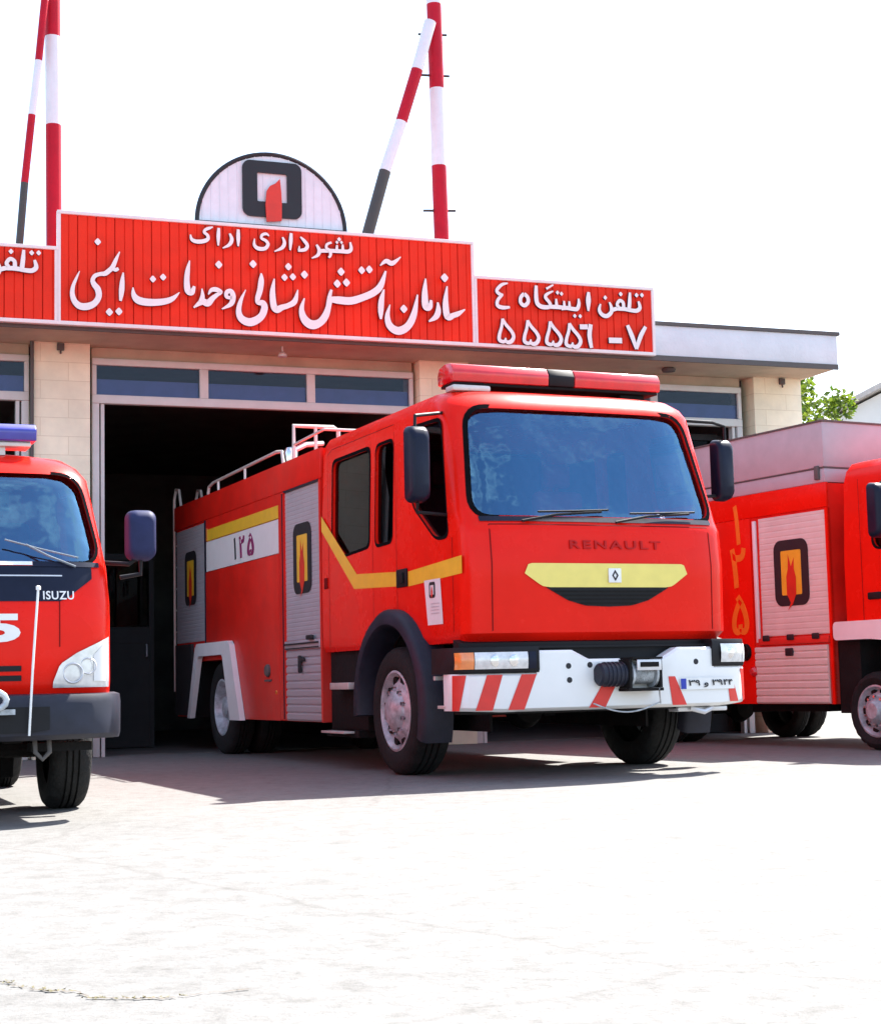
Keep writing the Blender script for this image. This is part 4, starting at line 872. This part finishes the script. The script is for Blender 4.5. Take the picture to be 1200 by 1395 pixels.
# chassis, axles, steps
mb = MB()
mb.box(.55, .70, .2, 8.4, .62, .84); mb.box(1.60, 1.75, .2, 8.4, .62, .84); mb.box(.3, 2.0, .25, .35, .55, .95); mb.box(.6, 1.7, .3, 2.2, .70, 1.3)
axle(mb, .3, 2.0, 1.39, .52, .06); axle(mb, .3, 2.0, 6.8, .52, .09); mb.box(.05, .5, 3.3, 5.6, .42, .75); mb.box(1.8, 2.25, 2.3, 5.6, .42, .9); mb.box(.44, .46, .55, 2.15, .35, 1.3); mb.box(1.84, 1.86, .55, 2.15, .35, 1.3)
mb.box(.05, 2.25, 7.87, 7.899, .4, 1.25); mb.box(.05, 2.25, 5.701, 5.73, .4, 1.2); mb.box(.34, .36, 5.74, 7.86, .4, 1.2)
mb.done('chassis', 'chassis', T, smooth=False)
SP = part('cab_step', T); mb = MB(); mb.box(.06, .4, 2.22, 3.16, .34, 1.06, None, .01); mb.box(.0, .3, 2.3, 3.1, .28, .34); mb.done('step_box', 'chassis', SP)
mb = MB(); mb.box(-.06, .10, 2.38, 2.86, .70, .76, None, .006); mb.box(-.10, .12, 2.40, 3.0, .315, .335, None, .004); mb.done('tread_plate', 'tube', SP)
mb = MB(); mb.box(-.13, .02, .10, .26, .545, .57, None, .004); mb.box(-.14, -.06, .26, .30, .76, .79); mb.done('corner_step', 'tube', T)
# body box
BX = part('equipment_body', T)
mb = MB(); mb.prism([(.03, .40), (2.27, .40), (2.27, 2.93), (.03, 2.93)], 'y', 3.22, 5.7); mb.prism([(.0305, 1.05), (2.2695, 1.05), (2.2695, 2.929), (.0305, 2.929)], 'y', 5.7005, 7.9); mb.prism([(.03, .40), (2.27, .40), (2.27, 2.93), (.03, 2.93)], 'y', 7.9005, 8.64); mb.done('body_shell', 'red_dusty', BX, smooth=False)
mb = MB(); mb.box(.0, .05, 3.22, 8.66, 2.665, 2.955, None, .012); mb.box(2.25, 2.3, 3.22, 8.66, 2.665, 2.955, None, .012); mb.box(.0505, 2.2495, 3.225, 8.65, 2.932, 2.95); mb.done('top_band', 'red_dusty', BX)
mb = MB()
P = [(4.50, .40), (5.70, .40), (6.09, 1.25), (7.22, 1.25), (7.22, 2.06), (4.50, 2.06)]
mb.prism(P, 'x', 0, .032, None, .008); mb.prism(P, 'x', 2.268, 2.3, None, .008); mb.box(0, .03, 3.22, 3.265, .40, 2.66); mb.done('side_panel', 'red_dusty', BX)
mb = MB(); mb.box(-.004, .03, 4.31, 4.345, .41, 2.66); mb.box(.004, .03, 4.345, 4.495, .41, 2.66); mb.done('corner_post', 'red_dusty', BX)
for q in ((-.008, .02, 4.335, 4.36, .42, 2.643), (-.006, .02, 7.2205, 7.25, 1.25, 2.66), (-.003, .02, 3.27, 4.33, 2.645, 2.664)): mb = MB(); mb.box(*q); mb.done('edge_trim', 'navy', BX)
mb = MB(); mb.box(.002, .03, 4.50, 7.19, 2.065, 2.405); mb.done('number_panel', 'white', BX)
mb = MB(); mb.box(.0, .03, 4.50, 7.14, 2.415, 2.545); mb.done('yellow_band', 'yellow', BX)
mb = MB(); mb.box(.008, .03, 4.50, 7.22, 2.546, 2.664); mb.done('upper_strip', 'red_dusty', BX)
mb = MB(); mb.box(-.003, .02, 7.14, 7.185, 2.41, 2.56); mb.done('marker_lamp', 'amber', BX)
for k, (ch, m_, a) in enumerate((('\u06f1', 'ink', 6.02), ('\u06f2', 'magenta', 5.76), ('\u06f5', 'magenta', 5.44))):
    wd = (.07, .20, .24)[k]
    lettering('numeral', ch, -a - wd / 2, -a + wd / 2, 2.115, 2.355, -.004, BX, m_, .006, .025, None, None, 1, 'x')
slats(BX, 3.275, 4.325, 1.18, 2.645, .018, .042, 'alu', 'locker_shutter', .003)
slats(BX, 3.275, 4.325, .405, 1.085, .018, .075, 'alu', 'lower_shutter', .012)
mb = MB(); mb.box(-.005, .02, 3.28, 4.32, 1.09, 1.175, None, .006); mb.done('shutter_bar', 'alu', BX)
mb = MB(); mb.box(-.02, -.006, 3.30, 4.30, 1.135, 1.15); mb.box(-.012, -.006, 3.30, 4.30, 1.095, 1.106); mb.box(-.04, -.007, 3.42, 3.58, 1.17, 1.215, None, .01); mb.box(-.03, .0, 3.80, 3.86, .86, 1.03, None, .015); mb.box(-.028, .0, 3.70, 3.80, .97, 1.01, None, .01)
mb.done('shutter_handle', 'ink', BX)
fire_emblem(BX, 3.52, 4.06, 1.62, 2.30, .010)
slats(BX, 7.26, 8.60, 1.28, 2.645, .02, .042, 'alu', 'rear_shutter', .003)
fire_emblem(BX, 7.68, 8.20, 1.72, 2.36, .012)
mb = MB(); mb.box(.0, .03, 7.87, 8.64, .42, 1.26); mb.done('rear_quarter_panel', 'door_paint', BX)
mb = MB(); mb.lathe([(.001, -.035), (.05, -.035), (.065, -.02), (.065, 0)], (-.0, 4.86, .90), 'x', None, 20); mb.box(-.02, .0, 4.76, 4.95, .79, .81); mb.done('filler_cap', 'edge', BX)
mb = MB(); mb.lathe([(.001, -.012), (.02, -.012), (.022, 0)], (0, 4.6, .68), 'x', None, 10); mb.done('side_reflector', 'amber', BX)
# roof rails and gantry
RL = part('roof_rail', T)
mb = MB()
for x in (.07, 2.23):
    mb.tube([(x, 7.35, 2.94), (x, 7.3, 3.06), (x, 7.1, 3.09), (x, 4.75, 3.12), (x, 4.55, 3.1), (x, 4.5, 2.94)], .018)
    for y in (5.85, 6.9): mb.tube([(x, y, 2.94), (x, y, 3.10)], .014)
mb.done('rail_tube', 'tube', RL)
mb = MB(); mb.tube([(.08, 4.2, 2.94), (.08, 4.2, 3.31), (.50, 4.2, 3.31), (.55, 4.2, 3.28), (.55, 4.2, 2.94)], .022); mb.tube([(.31, 4.2, 2.95), (.31, 4.2, 3.31)], .018)
mb.tube([(.08, 4.2, 3.12), (.08, 3.3, 3.14)], .014); mb.tube([(.55, 4.2, 3.12), (.55, 3.3, 3.14)], .014); mb.tube([(.08, 3.3, 3.14), (.55, 3.3, 3.14)], .014); mb.done('ladder_gantry', 'tube', RL)
mb = MB(); mb.lathe([(.03, 0), (.06, .02), (.075, .12), (.05, .17), (.001, .18)], (.12, 4.42, 2.95), 'z'); mb.tube([(.12, 4.42, 3.08), (.3, 4.5, 3.17), (.55, 4.7, 3.22)], .03); mb.done('water_monitor', 'chrome', RL)
mb = MB()
for x in (.10, .38): mb.tube([(x, 8.66, 2.90), (x, 8.8, 3.2), (x, 8.95, 3.22), (x, 9.03, 3.1), (x, 9.03, .7)], .018)
for k in range(8): mb.tube([(.10, 9.03, .9 + .27 * k), (.38, 9.03, .9 + .27 * k)], .012)
mb.done('rear_ladder', 'tube', T)
mb = MB(); mb.box(.15, 2.15, 8.6405, 8.70, .45, 2.6); mb.done('rear_panel', 'alu', T)

# ================================================================== engine at the right with the mauve top
YR = 0.50169
T = thing('fire_engine', 'red fire engine with mauve box top and orange side numerals, cut by the right edge', 'fire truck', tpos(11.232, 10.4, YR), YR)
cab = Cab(1.08, 1.86, [(1.068, 1.05, .12, .32), (1.10, 1.08, .06, .32), (1.75, 1.08, .06, .32), (1.82, 1.08, .10, .32), (2.60, 1.04, .36, .32), (2.72, 1.00, .45, .36), (2.80, .92, .6, .4), (2.84, .75, .8, .5)], .32, 4.0)
zs = [1.068, 1.08, 1.10, 1.3, 1.5, 1.75, 1.82, 2.0, 2.3, 2.6, 2.66, 2.72, 2.77, 2.80, 2.83, 2.84]
WS = rpoly([(.12, 1.84), (2.04, 1.84), (1.96, 2.58), (.20, 2.58)], .14, 6)
SW = [rpoly([(.45, 1.93), (1.46, 1.93), (1.46, 2.52), (.62, 2.52)], .12, 6)]
AR = [(1.535 + .66 * math.cos(a), .374 + .66 * math.sin(a)) for a in [2 * math.pi * k / 40 for k in range(40)]]
cab_body(T, cab, zs, (1.2, 2.66), WS, SW, [AR])
cab_inside(T, .2, 1.96, .5, 1.8, 1.22, 1.85, (.55, 1.6), 1.55)
for q in ([(1.62, 1.10), (1.62, 2.62)], [(.42, 1.1), (.42, 1.9)]): mb = MB(); seam(mb, q, -.003); mb.done('panel_gap', None, T, smooth=False)
mb = MB(); mb.box(-.025, 0.0, 1.36, 1.54, 1.44, 1.51, None, .012); mb.done('door_handle', 'black', T)
mirror(T, -.34, -.12, 1.02, 2.0, 2.52, [[(-.22, 1.1, 2.5), (-.15, 1.05, 2.58), (.04, .95, 2.6)], [(-.22, 1.1, 2.02), (.01, .95, 1.9)]])
mb = MB(); mb.lathe([(.09, 0), (.09, .05), (.075, .16), (.04, .2), (.001, .205)], (.55, 1.25, 2.84), 'z', None, 24); mb.done('beacon', 'navy', T)
mb = MB(); mb.box(.5, 1.66, .7, .95, 2.86, 2.98, None, .03); mb.done('light_bar', 'lamp_red', T)
# white mudguard
for x0, x1 in ((-.03, .42), (1.74, 2.19)):
    mb = MB(); P = rpoly([(2.035, 1.245), (1.08, 1.245), (.78, 1.06), (.64, .50), (.80, .50), (.92, .86), (1.16, 1.03), (1.52, 1.065), (2.035, 1.065)], .05, 3)
    mb.prism(P, 'x', x0, x1); mb.done('mudguard', 'white', T, 30)
mb = MB(); mb.prism([(.1, .45), (2.06, .45), (2.06, .8), (.1, .8)], 'y', .02, .16, None, .02); mb.done('bumper', 'white', T)
wheel(T, .0, 1.535, .375, .375, .24, .245, -1); wheel(T, 2.16, 1.535, .375, .375, .24, .245, 1)
wheel(T, .05, 5.0, .375, .375, .20, .235, -1, True); wheel(T, 2.2, 5.0, .375, .375, .20, .235, 1, True)
mb = MB(); mb.box(.5, .62, .2, 6.0, .45, .65); mb.box(1.5, 1.62, .2, 6.0, .45, .65); axle(mb, .2, 2.0, 1.535, .375, .05); axle(mb, .3, 2.0, 5.0, .375, .07)
mb.box(.43, .45, .8, 2.2, .3, 1.1); mb.box(.05, .3, 1.75, 2.06, .35, 1.06); mb.box(.2, .5, 2.4, 3.6, .36, .5); mb.box(.3, 1.86, .4, 1.85, .7, 1.1); mb.done('chassis', 'chassis', T, smooth=False)
BX = part('equipment_body', T)
mb = MB(); mb.prism([(.02, .44), (2.26, .44), (2.26, 2.64), (.02, 2.64)], 'y', 2.08, 4.3); mb.prism([(.0205, 1.0), (2.2595, 1.0), (2.2595, 2.639), (.0205, 2.639)], 'y', 4.3005, 5.7); mb.prism([(.02, .44), (2.26, .44), (2.26, 2.64), (.02, 2.64)], 'y', 5.7005, 6.3); mb.done('body_shell', 'red_dusty', BX, smooth=False)
mb = MB(); mb.box(0, .04, 2.08, 6.3, 2.40, 2.65, None, .01); mb.box(0, .04, 2.08, 2.115, .44, 2.395); mb.box(0.0005, .04, 3.28, 4.28, .44, 2.3985, None, .006); mb.done('side_panel', 'red', BX)
mb = MB(); mb.box(.0, 2.28, 2.09, 6.28, 2.805, 3.265, None, .012); mb.box(.012, 2.268, 2.10, 6.27, 2.652, 2.792, None, .006); mb.done('superstructure', 'rose', BX)
mb = MB(); mb.box(.006, 2.274, 2.095, 6.275, 2.7925, 2.8045); mb.box(-.02, .01, 2.16, 2.22, 2.68, 2.82, None, .006); mb.box(-.012, 2.29, 2.078, 6.29, 3.262, 3.28); mb.done('lid_edge', 'edge', BX)
slats(BX, 2.125, 3.145, 1.14, 2.375, .012, .06, 'alu_rose', 'locker_shutter', .0025)
mb = MB(); mb.box(-.008, .02, 3.19, 3.235, 1.08, 2.36, None, .005); mb.done('edge_trim', 'white', BX)
slats(BX, 2.16, 3.27, .445, 1.03, .006, .075, 'alu_rose', 'lower_shutter', .012)
mb = MB(); mb.box(-.015, .02, 2.12, 3.2, 1.05, 1.12, None, .008); mb.done('shutter_bar', 'hazard', BX)
for y in (2.30, 2.68, 3.06): mb = MB(); mb.box(-.035, -.0155, y - .05, y + .05, 1.09, 1.15, None, .012); mb.done('latch', 'ink', BX)
mb = MB(); mb.box(-.02, .0, 2.66, 2.78, .93, 1.01, None, .01); mb.done('keyhole_cover', 'ink', BX)
fire_emblem(BX, 2.39, 2.92, 1.44, 2.12, .006)
for ch, z0, z1, wd in (('\u06f1', 2.13, 2.56, .10), ('\u06f2', 1.67, 2.10, .26), ('\u06f5', 1.17, 1.60, .28)):
    lettering('numeral', ch, -3.49 - wd / 2, -3.49 + wd / 2, z0, z1, -.004, BX, 'orange', .006, .02, None, None, 1, 'x')
mb = MB(); mb.lathe([(.001, -.03), (.06, -.03), (.085, -.045), (.09, 0)], (0, 3.42, .985), 'x', None, 24); mb.done('hose_outlet', 'chassis', BX)
mb = MB(); mb.lathe([(.001, -.04), (.03, -.04), (.05, -.02), (.055, 0)], (0, 3.30, .78), 'x', None, 16); mb.done('tail_lamp', 'lamp_red', BX)

# ================================================================== small engine at the left edge
YL = 0.39
T = thing('fire_engine', 'small red fire truck with blue beacon and white 5, cut off by the left edge', 'fire truck', tpos(-.12, 9.71, YL), YL)
cab = Cab(1.03, 1.75, [(.72, 1.00, -.02, .34), (.80, 1.0, -.05, .34), (1.25, 1.0, -.04, .34), (1.48, .99, .02, .34), (2.04, .93, .34, .34), (2.12, .885, .42, .36), (2.18, .82, .52, .4), (2.22, .68, .7, .45), (2.235, .5, .85, .45)], .34, 4.2)
zs = [.72, .76, .80, .95, 1.1, 1.25, 1.36, 1.48, 1.6, 1.8, 2.04, 2.08, 2.12, 2.15, 2.18, 2.20, 2.22, 2.23, 2.235]
WS = rpoly([(.095, 1.50), (1.965, 1.50), (1.875, 2.06), (.185, 2.06)], .14, 6)
SW = [rpoly([(.36, 1.48), (1.45, 1.48), (1.45, 2.02), (.66, 2.02)], .10, 5)]
AR = [(1.12 + .5 * math.cos(a), .40 + .5 * math.sin(a)) for a in [2 * math.pi * k / 40 for k in range(40)]]
cab_body(T, cab, zs, (.98, 2.12), WS, SW, [AR], seal=.018)
cab_inside(T, .2, 1.86, .45, 1.7, 1.0, 1.48, (.5, 1.55), .55)
# dark band, number, lettering
cab.cols([(.16, 1.475), (1.90, 1.475)], [(.16, 1.40), (.34, 1.265), (1.72, 1.265), (1.90, 1.40)], .006, 44, 4).done('cowl_band', 'navy', T)
mb = MB(); cab.cols([(.4, 1.425), (1.1, 1.425)], [(.4, 1.417), (1.1, 1.417)], .009, 20, 1, mb); cab.cols([(1.3, 1.42), (1.72, 1.42)], [(1.3, 1.412), (1.72, 1.412)], .009, 16, 1, mb); mb.done('vent_line', 'badge', T)
cab.cols([(.2, 1.50), (1.55, 1.50)], [(.2, 1.478), (1.55, 1.478)], .012, 30, 1).done('cowl_trim', 'white', T)
cab.cols([(1.551, 1.50), (1.95, 1.50)], [(1.551, 1.47), (1.95, 1.47)], .012, 16, 1).done('cowl_end', 'navy', T)
lettering('lettering', 'ISUZU', 1.605, 1.785, 1.275, 1.325, -.010, T, 'letter', .006, .015, None, cab.fy, 1.1)
lettering('numeral', '125', .80, 1.475, 1.03, 1.195, -.009, T, 'letter', .006, .045, None, cab.fy, 1.15)
mb = MB()
for z in (.895, .84): cab.cols([(.58, z), (1.48, z)], [(.58, z - .032), (1.48, z - .032)], .005, 30, 1, mb)
mb.done('grille_slot', 'black', T)
mb = MB()
for x in (.36, 1.70):
    G = [[(x + d, cab.fy(x + d, z) - .003, z) for d in (-.003, .003)] for z in [1.0 + .05 * k for k in range(7)]]; mb.grid(G, 'seam')
mb.done('panel_gap', None, T, smooth=False)
# headlights
for s in (-1, 1):
    H = part('headlight', T); q = lambda x: 1.03 + s * (x - 1.03)
    mb = MB(); cab.cols(*(sorted([(q(x), z) for x, z in L_]) for L_ in ([(1.66, .80), (1.70, .90), (1.80, .965), (1.92, 1.02), (2.005, 1.06)], [(1.66, .765), (2.005, .765)])), .012, 20, 6, mb); mb.done('headlight_lens', 'lens', H, 60)
    mb = MB(); cab.cols(*(sorted([(q(x), z) for x, z in L_]) for L_ in ([(1.90, .95), (1.98, 1.03)], [(1.90, .80), (1.98, .80)])), .016, 8, 4, mb); mb.done('indicator_lens', 'badge', H, 60)
    for x, r_ in ((1.775, .062), (1.865, .05)):
        mb = MB(); mb.lathe([(r_ * .80, -.018), (r_ * .9, -.024), (r_, -.018)], (q(x), cab.fy(q(x), .86), .845 + (x - 1.77) * .45), 'y', None, 22); mb.done('lamp_ring', 'badge', H)
# bumper
bump = Cab(1.03, .6, [(.3, 1.06, -.20, .5), (.9, 1.06, -.20, .5)], .5, 3.4)
BP = part('bumper', T); mb = MB(); Rg = []
for k in range(81):
    x = 1.03 + 1.05 * (k / 40 - 1); y = bump.fy(x, .6); Rg.append([(x, y + .05, .47), (x, y + .01, .50), (x, y, .68), (x, y + .03, .725), (x, y + .2, .735), (x, y + .2, .47)])
mb.rings(Rg); mb.done('bumper_bar', 'flare', BP, 40)
mb = MB(); bump.cols([(.45, .66), (1.62, .66)], [(.45, .53), (.55, .515), (1.52, .515), (1.62, .53)], .004, 30, 2, mb); mb.done('bumper_recess', 'black', BP)
mb = MB(); Rg = []
for k in range(41):
    x = 1.03 + .98 * (k / 20 - 1); y = cab.fy(x, .74) + .04; Rg.append([(x, y, .66), (x, y - .01, .77), (x, y + .1, .77), (x, y + .1, .66)])
mb.rings(Rg); mb.done('bumper_gap', 'black', BP)
mb = MB(); mb.tube([(1.50, bump.fy(1.48, .6) - .03, .50), (1.52, bump.fy(1.5, .6) - .03, .9), (1.548, bump.fy(1.53, .6) - .03, 1.325)], .007); mb.lathe([(.001, -.015), (.014, -.01), (.014, .01), (.001, .015)], (1.549, bump.fy(1.53, .6) - .03, 1.33), 'z', None, 10); mb.done('marker_rod', 'white', T)
mb = MB(); mb.tube([(1.3 + .07 * math.sin(k * .5), bump.fy(1.35, .6) - .06, .70 + .05 * math.cos(k * .5)) for k in range(13)], .018); mb.box(1.2, 1.42, bump.fy(1.3, .6) - .05, bump.fy(1.3, .6), .62, .65); mb.done('winch_hook', 'steel', T)
mb = MB(); mb.tube([(1.56, -.02, .47), (1.56, -.05, .40), (1.60, -.05, .36), (1.64, -.05, .40), (1.64, -.02, .47)], .014); mb.done('tow_eye', 'edge', T)
# beacon bar
L = part('light_bar', T, (1.02, .66, 2.25)); mb = MB(); mb.prism([(-.13, .03), (-.14, .10), (-.10, .14), (.10, .14), (.14, .10), (.13, .03)], 'x', -.63, .63, None, .012); mb.done('blue_lens', 'lamp_blue', L, 40)
mb = MB(); mb.box(-.6, .6, -.1, .1, .0, .029, None, .006); mb.box(-.45, -.35, -.06, .06, -.05, .0); mb.box(.35, .45, -.06, .06, -.05, .0); mb.done('base_rail', 'tube', L)
# mirror and arms
mirror(T, 2.13, 2.31, .10, 1.52, 1.83, [[(2.22, .2, 1.55), (2.15, .2, 1.50), (1.95, .32, 1.52)], [(2.22, .2, 1.53), (2.22, .2, 1.44), (2.10, .22, 1.42)]], 'navy_shell')
mirror(T, -.25, -.07, .10, 1.52, 1.83, [[(-.16, .2, 1.55), (-.09, .2, 1.50), (.11, .32, 1.52)]], 'navy_shell')
mb = MB(); f = lambda x, z: (x, cab.fy(x, z) - .03, z)
mb.tube([f(1.80, 1.47), f(1.65, 1.53), f(1.52, 1.60)], .006); mb.tube([f(1.82, 1.525), f(1.60, 1.575), f(1.40, 1.63)], .005); mb.done('wiper', 'dash', T); mb = MB(); mb.tube([f(.95, 1.47), f(.8, 1.53), f(.66, 1.6)], .006); mb.tube([f(1.0, 1.52), f(.75, 1.575), f(.5, 1.63)], .005); mb.done('wiper', 'dash', T)
# wheels, chassis, body
wheel(T, 2.03, 1.12, .38, .38, .25, .22, 1); wheel(T, .03, 1.12, .38, .38, .25, .22, -1)
wheel(T, 2.0, 3.9, .38, .38, .2, .22, 1, True); wheel(T, .06, 3.9, .38, .38, .2, .22, -1, True)
mb = MB(); mb.box(.55, .66, .1, 5.2, .45, .62); mb.box(1.4, 1.51, .1, 5.2, .45, .62); axle(mb, .2, 1.86, 1.12, .38, .05); axle(mb, .3, 1.8, 3.9, .38, .06); mb.box(.4, 1.66, .5, 1.7, .55, .95); mb.box(.35, 1.62, 1.3, 1.6, .2, .6); mb.box(.3, 1.72, 2.9, 3.3, .12, .6); mb.box(.1, .5, 1.8, 3.2, .4, .62); mb.box(1.56, 1.96, 1.8, 3.2, .4, .62); mb.done('chassis', 'chassis', T, smooth=False)
arch(T, 1.12, .40, .46, .54, 1.98, 2.08, 10, 170, 'black', 'wheel_arch'); arch(T, 1.12, .40, .46, .54, -.02, .08, 10, 170, 'black', 'wheel_arch')
mb = MB(); mb.box(.08, 1.98, 1.9, 5.4, .64, 1.95, None, .02); mb.done('equipment_body', 'red_dusty', T)
mb = MB(); mb.box(1.55, 1.9, .06, .2, .40, .45); mb.done('bumper_bracket', 'chassis', T)

# ------------------------------------------------------------------ dirt crack with dry grass in the yard
rg = random.Random(5)
nodes = [(-1.45, 4.42), (-1.166, 4.36), (-1.08, 4.27), (-1.01, 4.22), (-.94, 4.20), (-.88, 4.10), (-.80, 4.09), (-.69, 4.08), (-.60, 4.14), (-.50, 4.17)]
Lf, Rt = [], []
for (a, b), (c, d) in zip(nodes, nodes[1:]):
    for k in range(9):
        t = k / 9; x, y = a + (c - a) * t + rg.uniform(-.012, .012), b + (d - b) * t + rg.uniform(-.012, .012); w_ = rg.uniform(.0005, .006)
        Lf.append((x, y + w_, .004)); Rt.append((x, y - w_, .004))
ck = MB(); ck.grid([Lf, Rt]); struct(ck.done('ground_crack', 'soil', None, smooth=False))
wd = MB()
for k in range(130):
    i = rg.randrange(len(Lf) - 12); p = Vector(Lf[i]); p.x += rg.uniform(-.01, .01); p.y += rg.uniform(-.012, .01); h_ = rg.uniform(.001, .004)
    q = Vector((rg.uniform(-.01, .01), rg.uniform(-.01, .01), h_)); wd.faces([p + Vector((-.004, 0, 0)), p + Vector((.004, 0, 0)), p + q], [(0, 1, 2)])
o = wd.done('dry_weeds', 'weed', None, smooth=False, recalc=False); o['kind'] = 'stuff'
